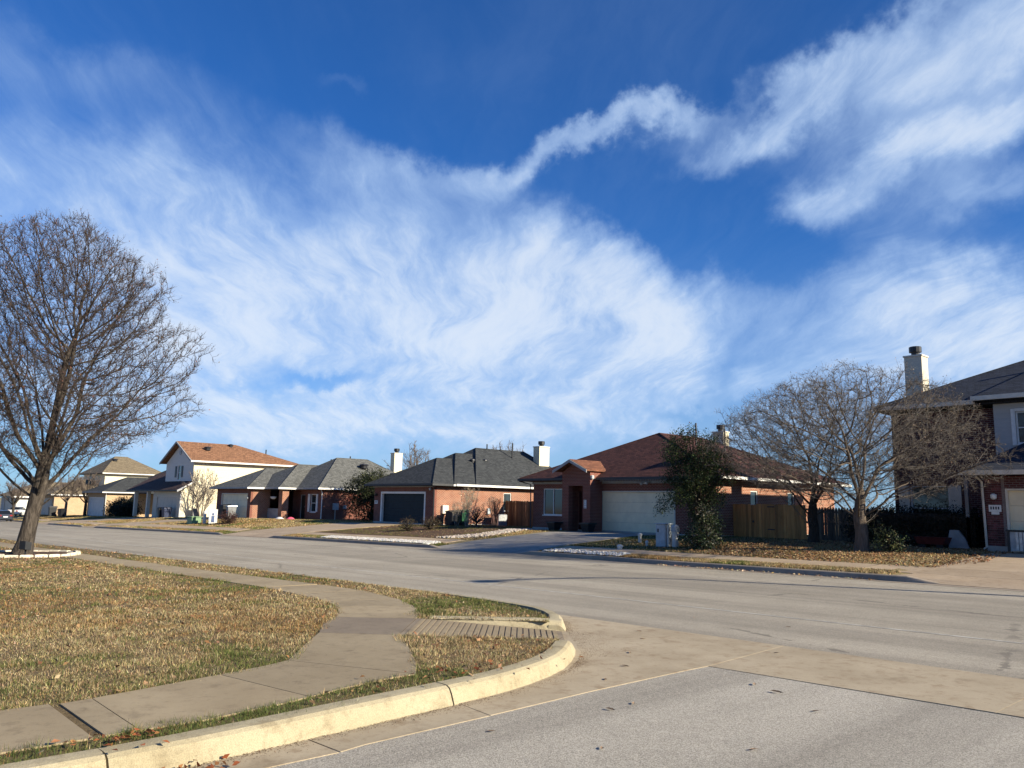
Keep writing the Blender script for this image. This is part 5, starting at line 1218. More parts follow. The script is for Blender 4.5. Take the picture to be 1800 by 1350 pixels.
def pal(rng, n_, cols, ws, jit=.2):
    c = np.array(cols)[rng.choice(len(cols), n_, p=np.array(ws) / sum(ws))]
    return np.clip(c * (1 + rng.normal(0, jit, (n_, 1))) * (1 + rng.normal(0, jit * .3, (n_, 3))), .004, .9)

def bare_tree(name, label, base, trunk, P, seed, bark_m, twig_m, leaf=None, cat='tree', group=None, split=1, tw2=None):
    t = thing(name, label, cat, tuple(base), group)
    ch = grow(seed, trunk, P)
    V, I = tubes([c for c in ch if c[2] < split], lambda l: 12 if l < 0 else 8)
    fast_mesh('trunk', V, 4, I, bark_m, None, t, True)
    tw = [c for c in ch if c[2] >= split]
    V, I = tubes(tw, lambda l: 5 if l == split else 3)
    fast_mesh('crown', V, 4, I, twig_m, None, t, True)
    if tw2:
        rng = np.random.default_rng(seed + 3); last = [c for c in tw if c[2] >= tw2['from']]
        P0 = np.concatenate([c[0][1:] for c in last]); D0 = np.concatenate([np.diff(c[0], axis=0) for c in last]); D0 /= np.linalg.norm(D0, axis=1)[:, None] + 1e-9
        kp = rng.random(len(P0)) < tw2.get('keep', 1.); P0, D0 = P0[kp], D0[kp]; P0 = P0 - D0 * rng.uniform(0, tw2['L'] * .5, (len(P0), 1))
        V1, I1, t1, d1, m1 = sprigs(P0, D0, tw2['n'], tw2['L'], tw2['r'], rng, up=tw2.get('up', .15))
        V2, I2, t2, d2, m2 = sprigs(m1, d1, 1, tw2['L'] * .6, tw2['r'] * .75, rng, up=tw2.get('up', .15))
        keep = rng.random(len(t2)) < .8
        fast_mesh('twigs', np.concatenate([V1, V2]), 3, np.concatenate([I1, I2 + len(V1)]), twig_m, None, t)
        ENDS = np.concatenate([t1, t2])
    if leaf and tw2:
        ends = ENDS[rng.random(len(ENDS)) < leaf['p']]; pos = ends + rng.normal(0, leaf['spread'], ends.shape)
        leaf_mesh('leaves', pos, rng.uniform(*leaf['size'], len(pos)), pal(rng, len(pos), leaf['cols'], leaf['ws']), t, leaf.get('mat', 'dry_leaves'), rng)
    elif leaf:
        rng = np.random.default_rng(seed + 7); ends = np.concatenate([c[0][1:] for c in tw if c[2] >= leaf['lev']])
        ends = ends[rng.random(len(ends)) < leaf['p']] if leaf['p'] < 1 else ends
        pos = ends + rng.normal(0, leaf['spread'], ends.shape)
        leaf_mesh('leaves', pos, rng.uniform(*leaf['size'], len(pos)), pal(rng, len(pos), leaf['cols'], leaf['ws']), t, leaf.get('mat', 'dry_leaves'), rng)
    return t, ch
def limbs_vase(rng, base, top, n_, ang, L, r):
    out = []
    for i in range(n_):
        f = i / max(n_ - 1, 1); a = 2.4 * i + rng.uniform(-.3, .3); th = math.radians(rng.uniform(*ang)) * (.3 + .7 * (1 - f * .6))
        p = np.array(base) + (np.array(top) - np.array(base)) * (.55 + .45 * f)
        out.append((p, (math.cos(a) * math.sin(th), math.sin(a) * math.sin(th), math.cos(th)), L * rng.uniform(.85, 1.1), r * rng.uniform(.8, 1.1)))
    return out

# left pear tree: leaning trunk, dense rising crown
zt = nz(TB.x, TB.y)
lean = np.array([CR.x, CR.y, 0.])          # leans sideways
b0 = np.array([TB.x, TB.y, zt])
trunk = [(b0 + (0, 0, -.1), .38), (b0 + (0, 0, .1), .30), (b0 + lean * .05 + (0, 0, .35), .25), (b0 + lean * .11 + (0, 0, .8), .225), (b0 + lean * .2 + (0, 0, 1.4), .215), (b0 + lean * .3 + (0, 0, 2.0), .225), (b0 + lean * .36 + (0, 0, 2.5), .2), (b0 + lean * .38 + (0, 0, 3.1), .15)]
fork = b0 + lean * .45 + (0, 0, 2.0)
rng = np.random.default_rng(11)
cen = b0 + lean * .3 + (0, 0, 6.0)
def env_left(p):
    q = (p - cen); r = math.hypot(q[0], q[1]); z = q[2] + 6.0
    R_ = 5.5 * max(0., 1 - abs((z - 4.7) / (6.1 if z > 4.7 else 3.2)) ** 2.6) ** .5
    return r < R_ * (1 + .1 * math.sin(5 * math.atan2(q[1], q[0]) + z)) and z > 2.3
from mathutils.kdtree import KDTree
def colonize(seed, trunk, limbs, attract, step, di, dk, bias, iters, jit=.12):
    """branches that grow towards free points of the crown; returns nodes, parents"""
    rng = np.random.default_rng(seed); nodes = [np.array(p, float) for p in trunk]; par = [-1] + list(range(len(trunk) - 1)); fork = len(trunk) - 1; dirs = [np.array((0, 0, 1.))] * len(nodes)
    for (k, d, L) in limbs:
        p = nodes[k].copy(); q = k; d = np.array(d, float) / np.linalg.norm(d)
        for _ in range(max(1, int(L / step))):
            d = d + rng.normal(0, .07, 3) + np.array((0, 0, .03)); d /= np.linalg.norm(d); p = p + d * step
            nodes.append(p.copy()); par.append(q); dirs.append(d.copy()); q = len(nodes) - 1
    A = attract.copy(); seen = set()
    for it in range(iters):
        if not len(A): break
        kd = KDTree(len(nodes))
        for n_, p in enumerate(nodes): kd.insert(p, n_)
        kd.balance()
        acc = {}; keep = np.ones(len(A), bool)
        for a in range(len(A)):
            co, idx, dist = kd.find(A[a])
            if dist < dk: keep[a] = False; continue
            if dist < di:
                v = (A[a] - nodes[idx]) / dist; acc[idx] = acc.get(idx, 0) + v
        A = A[keep]; grew = 0
        for idx, v in acc.items():
            d = v / (np.linalg.norm(v) + 1e-9) + dirs[idx] * .45 + np.array((0, 0, bias)) + rng.normal(0, jit, 3); d /= np.linalg.norm(d)
            key = (idx, tuple(np.round(d * 4).astype(int)))
            if key in seen: continue
            seen.add(key); nodes.append(nodes[idx] + d * step * rng.uniform(.8, 1.15)); par.append(idx); dirs.append(d); grew += 1
        if not grew: break
    return np.array(nodes), np.array(par), np.array(dirs)
def crown_chains(N_, par, r0, pw, rtrunk, ntrunk):
    n_ = len(N_); r = np.zeros(n_); kids = [[] for _ in range(n_)]
    for k in range(n_ - 1, -1, -1):
        if not kids[k]: r[k] = r0
        else: r[k] = sum(r[c] ** pw for c in kids[k]) ** (1 / pw)
        if par[k] >= 0: kids[par[k]].append(k)
    # nodes are appended after their parents, so one backward pass is enough
    for k in range(ntrunk): r[k] = max(rtrunk[k], 0)
    ch = []; stack = [(0, None)]
    while stack:
        k, frm = stack.pop(); pts = [] if frm is None else [N_[frm]]; rr = [] if frm is None else [min(r[k] * 1.15, r[frm])]
        while True:
            pts.append(N_[k]); rr.append(r[k])
            if not kids[k]: break
            c = sorted(kids[k], key=lambda q: -r[q])
            for o in c[1:]: stack.append((o, k))
            k = c[0]
        if len(rr) > 1: rr[-1] *= .6
        ch.append((np.array(pts), np.array(rr)))
    return ch, r, kids
def grown_tree(name, label, base, trunk, rtr, limbs, attract, seed, bark_m, twig_m, leaf, step=.24, di=1.6, dk=.34, bias=.12, iters=70, r0=.0062, pw=2.35, sp=dict(n=3, L=.36, r=.0052, up=.15), thick=.022):
    t = thing(name, label, 'tree', tuple(base))
    N_, par, D_ = colonize(seed, trunk, limbs, attract, step, di, dk, bias, iters)
    ch, r, kids = crown_chains(N_, par, r0, pw, rtr, len(trunk))
    big = [(p, q, 0) for p, q in ch if q.max() >= thick]; small = [(p, q, 1) for p, q in ch if q.max() < thick]
    V, I = tubes(big, lambda l: 9); fast_mesh('trunk', V, 4, I, bark_m, None, t, True)
    V, I = tubes(small, lambda l: 4); fast_mesh('crown', V, 4, I, twig_m, None, t, True)
    rng = np.random.default_rng(seed + 3); thin = np.where(r < .016)[0]
    V1, I1, t1, d1, m1 = sprigs(N_[thin], D_[thin], sp['n'], sp['L'], sp['r'], rng, up=sp['up'])
    V2, I2, t2, d2, m2 = sprigs(m1, d1, 1, sp['L'] * .6, sp['r'] * .75, rng, up=sp['up'])
    fast_mesh('twigs', np.concatenate([V1, V2]), 3, np.concatenate([I1, I2 + len(V1)]), twig_m, None, t)
    E_ = np.concatenate([t1, t2]); E_ = E_[rng.random(len(E_)) < leaf['p']]; pos = E_ + rng.normal(0, .02, E_.shape)
    leaf_mesh('leaves', pos, rng.uniform(*leaf['size'], len(pos)), pal(rng, len(pos), leaf['cols'], leaf['ws']), t, 'dry_leaves', rng)
    return t
def fan(rng, k_lo, k_hi, n_, lo, hi, L, pw=.7):
    out = []
    for i in range(n_):
        a = 2.4 * i + rng.uniform(-.3, .3); f = (i + .5) / n_; th = math.radians(lo + (hi - lo) * f ** pw)
        out.append((int(round(k_hi - (k_hi - k_lo) * f)), (math.cos(a) * math.sin(th), math.sin(a) * math.sin(th), math.cos(th)), L * rng.uniform(.75, 1.2) * (1 - .3 * f)))
    return out
def attract_pts(rng, n_, cen, zlo, zhi, zc, R_, e_up=2.4, e_dn=1.5, wob=.1, hollow=.25):
    """points in a lopsided dome: widest at zc"""
    out = []
    ph = rng.uniform(0, 6.3, 4)
    while len(out) < n_:
        z = rng.uniform(zlo, zhi); u = (z - zc) / ((zhi - zc) if z > zc else (zc - zlo)); R = R_ * max(0, 1 - abs(u) ** (e_up if z > zc else e_dn)) ** (.5 if z > zc else .8)
        a = rng.uniform(0, 2 * math.pi); R *= 1 + wob * (math.sin(3 * a + ph[0] + z) + .6 * math.sin(7 * a + ph[1] - 1.7 * z))
        q = rng.random() ** .5
        if rng.random() > (R / R_) ** 1.6: continue
        if q < hollow and rng.random() < .6: continue
        out.append((cen[0] + R * q * math.cos(a), cen[1] + R * q * math.sin(a), cen[2] + z))
    return np.array(out)
def trunk_pts(b0, path, step=.3):
    pts, rr = [], []
    P_ = [np.array(p, float) for p, _ in path]
    for (p, r), (q, r2) in zip(path[:-1], path[1:]):
        p, q = np.array(p, float), np.array(q, float); k = max(1, int(np.linalg.norm(q - p) / step))
        for i in range(k): pts.append(p + (q - p) * i / k); rr.append(r + (r2 - r) * i / k)
    pts.append(P_[-1]); rr.append(path[-1][1]); return pts, rr
rng = np.random.default_rng(15)
tp, tr_ = trunk_pts(b0, trunk)
att = attract_pts(rng, 10200, b0 + lean * .1, 2.2, 10.7, 4.9, 4.0, 2.5, 1.7, .17)
nt = len(tp)
grown_tree('pear_tree', 'large bare tree with leaning grey trunk and dense russet twigs at the left', b0, tp, tr_, fan(rng, nt - 6, nt - 1, 18, 4, 66, 3.6), att, 21, 'bark_grey', 'twig_russet',
           dict(p=.2, size=(.03, .075), cols=[(.13, .06, .04), (.18, .095, .06), (.085, .05, .04), (.16, .13, .085)], ws=[4, 3, 3, 1]), bias=.36, step=.21, dk=.25, di=1.5, r0=.0058, pw=2.18, sp=dict(n=4, L=.34, r=.0056, up=.32))

# two bare trees on the plum house lawn
def lawn_tree(name, label, x, y, H_, R_, zlo, zc, n_, seed, rtr, nl, bark_m, twig_m, p=.2, fz_=1.3, hi=75):
    zb_ = terr(x, y); b0 = np.array([x, y, zb_]); rng = np.random.default_rng(seed)
    path = [(b0 + (0, 0, -.1), rtr * 1.5), (b0 + (0, 0, .12), rtr * 1.15), (b0 + (.03, 0, .6), rtr), (b0 + (-.05, .04, fz_ * .85), rtr * .97), (b0 + (0, .02, fz_ + .25), rtr * .85), (b0 + (.06, 0, fz_ + .7), rtr * .55)]
    tp, tr_ = trunk_pts(b0, path, .25); nt = len(tp)
    att = attract_pts(rng, n_, b0, zlo, H_, zc, R_, 2.3, 1.8, .13)
    return grown_tree(name, label, b0, tp, tr_, fan(rng, nt - 4, nt - 1, nl, 8, hi, 1.7), att, seed, bark_m, twig_m, dict(p=p, size=(.025, .06), cols=tan3, ws=[3, 3, 2]), step=.2, di=1.3, dk=.27, bias=.05, r0=.0056, pw=2.25, sp=dict(n=4, L=.3, r=.0047, up=.06), thick=.02)
tan3 = [(.22, .16, .11), (.30, .23, .16), (.13, .09, .065)]
lawn_tree('lawn_tree', 'bare tree with thick forked trunk nearer the street on the leafy lawn', -12.65, 27.6, 6.45, 4.5, 1.5, 3.0, 5000, 31, .215, 13, 'bark_brown', 'twig_grey', .22, 1.35, 80)
lawn_tree('lawn_tree', 'bare dark trunked tree standing before the golden board fence', -16.1, 30.9, 6.6, 3.8, 1.4, 3.4, 4000, 37, .2, 11, 'bark_dark', 'twig_grey', .15, 1.2, 66)

def small_tree(name, label, x, y, z, H_, R_, seed, rtr, nl, bark_m, twig_m, fz_=1.2, stems=0, leafp=0., cols=tan3, twig=.01, grp=None, up=.05, hi=60):
    b0 = np.array([x, y, z]); rng = np.random.default_rng(seed); limbs = []
    def env(p_):
        q = p_ - b0; r = math.hypot(q[0], q[1]); zc = .55
        return r < R_ * max(0., 1 - abs((q[2] - H_ * zc) / (H_ * .48)) ** 2.) ** .5 * 1.05 or (stems and q[2] < H_ * .3)
    if stems:
        trunk = [(b0 + (0, 0, -.1), rtr * .5), (b0 + (0, 0, .15), rtr * .4)]
        for i in range(stems):
            a = 2.4 * i; th = math.radians(rng.uniform(6, 26)); limbs.append((b0 + (math.cos(a) * .1, math.sin(a) * .1, 0), (math.cos(a) * math.sin(th), math.sin(a) * math.sin(th), math.cos(th)), H_ * rng.uniform(.8, 1.), rtr * .4))
    else:
        trunk = [(b0 + (0, 0, -.1), rtr * 1.3), (b0 + (0, 0, .2), rtr), (b0 + (.02, .02, fz_), rtr * .85), (b0 + (0, 0, fz_ + .5), rtr * .5)]
        for i in range(nl):
            a = 2.4 * i; f = (i + .5) / nl; th = math.radians(8 + (hi - 8) * f); limbs.append((b0 + (0, 0, fz_ + rng.uniform(-.1, .4)), (math.cos(a) * math.sin(th), math.sin(a) * math.sin(th), math.cos(th)), H_ * (.8 - .2 * f), rtr * .4))
    PP = dict(env=env, limbs=limbs, lv=[dict(n=7, wig=.08, up=up, tip=.3),
        dict(n=4, wig=.12, up=up, tip=.4, cnt=(7, 9), t0=.25, ang=(20, 50), len=(.3, .5), rad=.5, rmin=twig * 1.6),
        dict(n=3, wig=.16, up=up, tip=.5, cnt=(5, 7), t0=.2, ang=(22, 55), len=(.3, .55), rad=.6, rmin=twig)])
    return bare_tree(name, label, b0, trunk, PP, seed, bark_m, twig_m, dict(p=leafp * .5, spread=.03, size=(.05, .11), cols=cols, ws=[3, 3, 2]) if leafp else None, group=grp, tw2=dict(**{'from': 2}, n=1, L=H_ * .06, r=twig * .6, up=.15))
small_tree('crepe_myrtle', 'leafless multi stemmed crepe myrtle against the lit cream wall', -82.6, 31.6, -.45, 5.2, 2.0, 41, .16, 0, 'bark_pale', 'twig_far', stems=9, twig=.014)
small_tree('street_tree', 'small bare street tree with pale trunk before the tan brick wall', -122, 28.3, terr(-122, 28.3), 5.2, 3.0, 43, .19, 9, 'bark_brown', 'twig_far', 1.9, twig=.02)
small_tree('street_tree', 'small bare street tree with dark trunk left of the white garage door', -121.5, 30.6, terr(-121, 30.6), 5.6, 3.6, 45, .22, 10, 'bark_dark', 'twig_far', 1.5, twig=.02, leafp=.3)
small_tree('yard_tree', 'bare tree crown rising behind the grey roofed brick house', -78, 55, 0, 8.0, 3.6, 47, .2, 10, 'bark_brown', 'twig_far', 2.5, twig=.018)
small_tree('yard_tree', 'bare tree crown behind the chimney between grey and slate roofs', -68, 60, 0, 8.2, 4.2, 49, .2, 10, 'bark_brown', 'twig_far', 2.5, twig=.018)
small_tree('yard_tree', 'distant bare tree left of the rust roof', -150, 62, -1, 7.0, 3.6, 51, .2, 9, 'bark_brown', 'twig_far', 2., twig=.03)
small_tree('street_tree', 'bare tree at the far left edge behind the big trunk', -141, 19.0 + 6.6, terr(-141, 25.6), 5.4, 3.2, 53, .2, 9, 'bark_dark', 'twig_far', 1.6, twig=.025, leafp=.3)
small_tree('yard_shrub', 'pale thin upright shrub with few dry leaves before the orange wall', -39.2, 31.6, terr(-39.2, 31.6), 2.5, .75, 55, .06, 0, 'bark_pale', 'twig_pale', stems=8, leafp=.22, cols=[(.62, .54, .40), (.5, .36, .2), (.35, .2, .1)], twig=.006)
small_tree('yard_shrub', 'small bare stemmed shrub left of the green bin', -40.9, 32.1, terr(-40.9, 32.1), 1.7, .6, 57, .05, 0, 'bark_pale', 'twig_pale', stems=6, twig=.006)
small_tree('yard_shrub', 'brown twiggy shrub in front of the air conditioner', -38.9, 33.6, terr(-38.9, 33.6), 1.9, .95, 59, .05, 0, 'bark_brown', 'twig_far', stems=9, twig=.006, leafp=.15)

# leafy evergreens
def bush(name, label, base, blobs, n_, size, cols, ws, seed, trunk=None, cat='shrub', mat='leaves', shell=.55, bark_m='bark_dark'):
    """blobs: (cx, cy, cz, rx, ry, rz) relative to base; leaves gathered in clumps"""
    t = thing(name, label, cat, tuple(base)); rng = np.random.default_rng(seed); B = np.array(blobs, float)
    vol = B[:, 3] * B[:, 4] * B[:, 5]; pick = rng.choice(len(B), n_ // 14 + 1, p=vol / vol.sum())
    d = rng.normal(0, 1, (len(pick), 3)); d /= np.linalg.norm(d, axis=1)[:, None]; r = rng.uniform(shell ** 3, 1.08, len(pick)) ** (1 / 3)
    cl_ = B[pick, :3] + d * r[:, None] * B[pick, 3:]
    cl_ = cl_[cl_[:, 2] > .02]
    k = rng.integers(0, len(cl_), n_); spread = size[1] * 1.25
    pos = cl_[k] + rng.normal(0, spread, (n_, 3)); pos[:, 2] = np.maximum(pos[:, 2], .02)
    shade = pal(rng, len(cl_), cols, ws, .22)[k]
    leaf_mesh('foliage', pos + np.array(base), rng.uniform(*size, n_), np.clip(shade * (1 + rng.normal(0, .2, (n_, 1))), .004, .8), t, mat, rng)
    b0 = np.array(base); ch = []
    stems = trunk or [(0, 0, .04)]
    for (sx, sy, sr) in stems:
        ch.append((np.array([b0 + (sx, sy, -.05), b0 + (sx * .8, sy * .8, B[:, 2].mean() * .5), b0 + (sx * .5, sy * .5, B[:, 2].mean())]), np.array([sr, sr * .8, sr * .5]), 0))
    for i in range(min(40, len(cl_))):
        e_ = cl_[rng.integers(len(cl_))]; s_ = stems[i % len(stems)]
        ch.append((np.array([b0 + (s_[0] * .6, s_[1] * .6, e_[2] * .45), b0 + e_ * (.55, .55, .8), b0 + e_]), np.array([.03, .02, .008]) * (1 + s_[2]), 1))
    V, I = tubes(ch, lambda l: 6 if l == 0 else 4)
    fast_mesh('branches', V, 4, I, bark_m, None, t, True)
    return t
GR = [(.020, .038, .014), (.032, .055, .018), (.05, .075, .022), (.012, .024, .010)]
ez = terr(-18.2, 26.0)
bush('evergreen_tree', 'dark leafy evergreen tree with ivy standing before the cream garage door', (-18.3, 26.1, ez),
     [(u * .67 + o, u * .74 - o, z, r, r, r * .92) for u, z, r, o in ((-.65, 4.15, .36, 0), (-.2, 4.3, .36, .1), (.5, 4.0, .42, -.1), (-1.1, 3.65, .36, .1), (-.6, 3.5, .55, -.2), (.2, 3.4, .6, .2), (.95, 3.3, .5, 0), (1.25, 2.85, .36, .15), (.5, 2.75, .6, -.25), (-.2, 2.7, .55, .25), (-.8, 2.7, .42, -.1),
      (-.6, 2.05, .45, .2), (-1.1, 1.8, .33, 0), (-1.38, 1.45, .22, 0), (.1, 1.9, .55, -.2), (.65, 1.95, .4, .1), (.1, 1.2, .45, .15), (.5, .95, .45, -.1), (-.1, .6, .35, 0), (.5, .35, .42, .1), (-.25, .25, .3, -.2))],
     30000, (.04, .095), GR + [(.19, .09, .06), (.11, .13, .035)], [4, 4, 2.2, 5, .6, .9], 61, [(0, 0, .12), (.2, .1, .08), (-.15, .05, .07)], 'tree')
bush('ivy_patch', 'pale variegated ivy climbing the right foot of the evergreen tree', (-17.75, 25.85, ez), [(.1, -.1, .9, .42, .4, .95), (-.1, -.1, .35, .6, .5, .35)], 2600, (.05, .1), [(.05, .08, .03), (.14, .15, .08), (.30, .28, .20), (.025, .04, .015)], [4, 3, 1.6, 3], 62, cat='ivy')
bush('evergreen_tree', 'dark olive evergreen between the grey roofed house and the navy garage', (-56.6, 35.6, .05), [(-1.0, 0, 2.6, 2.0, 1.6, 1.1), (.9, 0, 2.7, 1.7, 1.5, 1.0), (0, 0, 1.3, 2.3, 1.5, 1.3), (.2, 0, 3.5, 1.3, 1.2, .6)], 15000, (.09, .2), [(.035, .042, .014), (.05, .055, .018), (.018, .022, .01)], [4, 3, 4], 63, [(0, 0, .14), (.5, 0, .1)], 'tree')
bush('round_shrub', 'big rounded dark clipped shrub before the tan brick house', (-104.5, 30.6, -.8), [(0, 0, .95, 2.9, 1.5, 1.25), (-1.5, 0, .7, 1.6, 1.3, 1.0), (1.6, 0, .8, 1.5, 1.3, 1.05)], 9000, (.12, .24), [(.014, .022, .012), (.022, .032, .016), (.009, .014, .008)], [4, 2, 4], 64)
hz_ = terr(-12.5, 32.6)
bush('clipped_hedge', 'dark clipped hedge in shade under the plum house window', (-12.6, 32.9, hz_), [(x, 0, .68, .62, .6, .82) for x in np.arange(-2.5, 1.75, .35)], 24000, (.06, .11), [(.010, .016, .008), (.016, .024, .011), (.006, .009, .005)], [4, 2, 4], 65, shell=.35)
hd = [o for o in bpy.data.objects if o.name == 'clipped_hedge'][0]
obj('dark_core', MB().bbox(-15.3, -10.7, 32.5, 33.3, hz_ - .05, hz_ + 1.28, .12), 'bark_dark', hd)  # added solid dark box, keeps the hedge black and opaque inside
bush('low_shrub', 'low yellow green rose shrub at the foot of the nearer lawn tree', (-11.75, 27.75, terr(-11.75, 27.75)), [(0, 0, .32, .5, .42, .36), (-.28, 0, .6, .26, .26, .32)], 1500, (.04, .085), [(.12, .13, .05), (.20, .19, .09), (.05, .07, .025), (.3, .26, .16)], [3, 2, 3, 1], 66)
bush('low_shrub', 'dark red leaved shrub beside the white board', (-63.6, 26.6, terr(-63.6, 26.6)), [(0, 0, .45, .95, .7, .5)], 2000, (.05, .11), [(.07, .025, .025), (.10, .04, .03), (.03, .025, .018)], [3, 2, 2], 67)
for i, (x, y, lb) in enumerate(((-39.9, 27.6, 'low dark brown shrub in the bed, left of the two before the navy door'), (-38.9, 28.6, 'low dark brown shrub in the bed, right of the two before the navy door'))):
    bush('low_shrub', lb, (x, y, terr(x, y)), [(0, 0, .34, .62, .55, .38)], 1100, (.035, .08), [(.07, .045, .025), (.05, .045, .02), (.10, .07, .035)], [3, 3, 2], 68 + i)
bush('low_shrub', 'red brown shrub at the corner of the orange brick wall', (-41.6, 31.0, terr(-41.6, 31.)), [(0, 0, .35, .6, .5, .4)], 900, (.04, .08), [(.10, .05, .03), (.06, .04, .025)], [3, 2], 70)
bush('low_shrub', 'white flowering shrub behind the pale upright shrub', (-39.6, 32.7, terr(-39.6, 32.7)), [(0, 0, .6, .8, .6, .6)], 1500, (.05, .1), [(.05, .05, .045), (.09, .09, .10), (.5, .5, .5)], [4, 3, .7], 71)
bush('low_shrub', 'low grey green plants left of the red wagon', (-12.7, 31.2, terr(-12.7, 31.2)), [(0, 0, .15, .8, .4, .2)], 900, (.05, .1), [(.05, .055, .04), (.03, .035, .025)], [3, 3], 72)

# ------------------------------------------------------------------ grass, leaves, rocks
def keep_out(q, polys):
    k = np.ones(len(q), bool)
    for P_ in polys: k &= ~in_poly(q, np.array(P_))
    return k
WALKS = [[(-7.08, -14), (-5.86, -14), (-5.86, 2.41), (-5.98, 3.06), (-6.16, 3.66), (-6.28, 4.5), (-6.75, 4.84), (-7.66, 5.37), (-8.38, 5.72), (-7.02, 7.4), (-8.05, 8.25), (-9.5, 6.8), (-10.7, 7.6), (-11.76, 8.02), (-13.4, 8.3), (-14.9, 8.24), (-20.4, 7.75), (-28, 7.3), (-37, 6.8), (-60, 6.4), (-60, 5.6), (-37, 5.9), (-28, 6.35), (-20.4, 6.75), (-15, 7.07), (-13.6, 7.0), (-12.2, 6.85), (-11.4, 6.62), (-10.7, 6.25), (-10.34, 5.99), (-9.8, 5.5), (-8.41, 4.5), (-7.63, 3.9), (-7.36, 3.1), (-7.14, 2.28), (-7.06, 1.7)]]
def dist_poly(q, P_):
    A = np.array(P_); m_ = np.full(len(q), 1e9)
    for i in range(len(A)):
        a, b_ = A[i], A[(i + 1) % len(A)]; ab = b_ - a; t = np.clip(((q - a) @ ab) / (ab @ ab + 1e-9), 0, 1)
        m_ = np.minimum(m_, np.linalg.norm(q - (a + t[:, None] * ab), axis=1))
    return m_
def vnoise(q, s, seed):
    """smooth value noise"""
    r = np.random.default_rng(seed); T = r.random((64, 64)); p = q * s; i = np.floor(p).astype(int); f = p - i; f = f * f * (3 - 2 * f)
    g_ = lambda a, b_: T[(i[:, 0] + a) % 64, (i[:, 1] + b_) % 64]
    return (g_(0, 0) * (1 - f[:, 0]) + g_(1, 0) * f[:, 0]) * (1 - f[:, 1]) + (g_(0, 1) * (1 - f[:, 0]) + g_(1, 1) * f[:, 0]) * f[:, 1]
def blades(name, q, z, h, wd, cols, rng, lean=.9, **pr):
    n_ = len(q); a = rng.uniform(0, 2 * math.pi, n_); b_ = rng.uniform(0, 2 * math.pi, n_); le = np.abs(rng.normal(0, lean, n_))
    base = np.column_stack([q, z]); u = np.column_stack([np.cos(a), np.sin(a), np.zeros(n_)]) * (wd * .5)[:, None]
    k = 1 / np.sqrt(1 + le ** 2); tip = base + np.column_stack([np.cos(b_) * le * k * h, np.sin(b_) * le * k * h, h * k + .004])
    V = np.stack([base - u, base + u, tip], 1).reshape(-1, 3); I = np.arange(n_ * 3)
    c = np.repeat(cols, 3, 0)
    return fast_mesh(name, V, 3, I, 'blades', c, None, **pr)
STRAW = [(.40, .31, .165), (.34, .25, .125), (.50, .41, .245), (.235, .165, .09), (.15, .10, .06)]
def lawn_cols(q, rng, green, seed):
    n_ = len(q); c = pal(rng, n_, STRAW, [4, 4, 2, 2.6, 2.2], .24)
    g1 = vnoise(q, .55, seed) * .6 + vnoise(q, 1.9, seed + 1) * .4; g1 = np.clip((g1 - green + .09) / .26, 0, 1)
    gm = rng.random(n_) < g1 * .78 + .10
    c[gm] = pal(rng, gm.sum(), [(.11, .125, .035), (.075, .10, .028), (.16, .16, .05)], [3, 2, 2], .2)
    br = rng.random(n_) < np.clip((vnoise(q, .4, seed + 5) * .6 + vnoise(q, 2.7, seed + 6) * .4 - .42) / .3, 0, .8)
    c[br & ~gm] *= np.array([.86, .70, .58])
    c *= (.55 + .75 * vnoise(q, 4.3, seed + 8) * .6 + .75 * vnoise(q, 13., seed + 9) * .5)[:, None]
    return c * 1.08
rng = np.random.default_rng(5)
LOTP = np.array(lot2)
# corner lawn: density falls with the distance from the street corner
def corner_grass(n_, xr, yr, pw, size):
    q = np.column_stack([rng.uniform(*xr, n_), rng.uniform(*yr, n_)]); d = np.hypot(q[:, 0], q[:, 1])
    q = q[rng.random(n_) < np.clip((6. / d) ** pw, 0, 1)]
    kw = keep_out(q, WALKS); kw |= (dist_poly(q, WALKS[0]) < .10 * vnoise(q, 2.3, 90) ** 2 * 2.) & (rng.random(len(q)) < .5)
    q = q[in_poly(q, LOTP) & kw]
    q = q[rng.random(len(q)) < np.clip(.25 + 1.5 * vnoise(q, 2.6, 55) * (.5 + vnoise(q, 7.7, 56)), .12, 1)]
    q = q[np.hypot(q[:, 0] - TB.x, q[:, 1] - TB.y) > 1.62]
    return q
Q = np.concatenate([corner_grass(800000, (-13, -5.5), (-2, 9.3), 1.0, 1), corner_grass(620000, (-26, -13), (-4, 9.3), .9, 1), corner_grass(260000, (-62, -26), (-8, 9), .6, 1)])
tc = corner_grass(26000, (-20, -5.5), (-1, 9.2), 1.3, 1)[:1500]; tq = np.repeat(tc, 26, 0) + rng.normal(0, .028, (len(tc) * 26, 2)); tq = tq[in_poly(tq, LOTP) & keep_out(tq, WALKS)]
NQ = len(Q); Q = np.concatenate([Q, tq])
d = np.hypot(Q[:, 0], Q[:, 1]); z = nzv(Q) - .004
edge = (dist_poly(Q, WALKS[0]) < .12)
hgt = rng.uniform(.012, .042, len(Q)) * (1 + edge * .35) * (.55 + 1.25 * vnoise(Q, 3.1, 3) * vnoise(Q, 9., 4) * 1.6); hgt[NQ:] = rng.uniform(.03, .075, len(Q) - NQ); wid = np.maximum(.0035, d * .00085) * rng.uniform(.7, 1.3, len(Q))
cols = lawn_cols(Q, rng, .54, 12); cols[NQ:] *= rng.uniform(.6, 1.25, (len(tq), 1))
strip = (Q[:, 0] > -8.3) & (dist_poly(Q, WALKS[0]) < .5) & (Q[:, 0] > -6.4)
gs = strip & (rng.random(len(Q)) < np.clip((vnoise(Q, 2.2, 31) - .35) * 2.2, 0, .75)); cols[gs] = pal(rng, gs.sum(), [(.10, .125, .035), (.07, .10, .028), (.15, .16, .05)], [3, 2, 2])
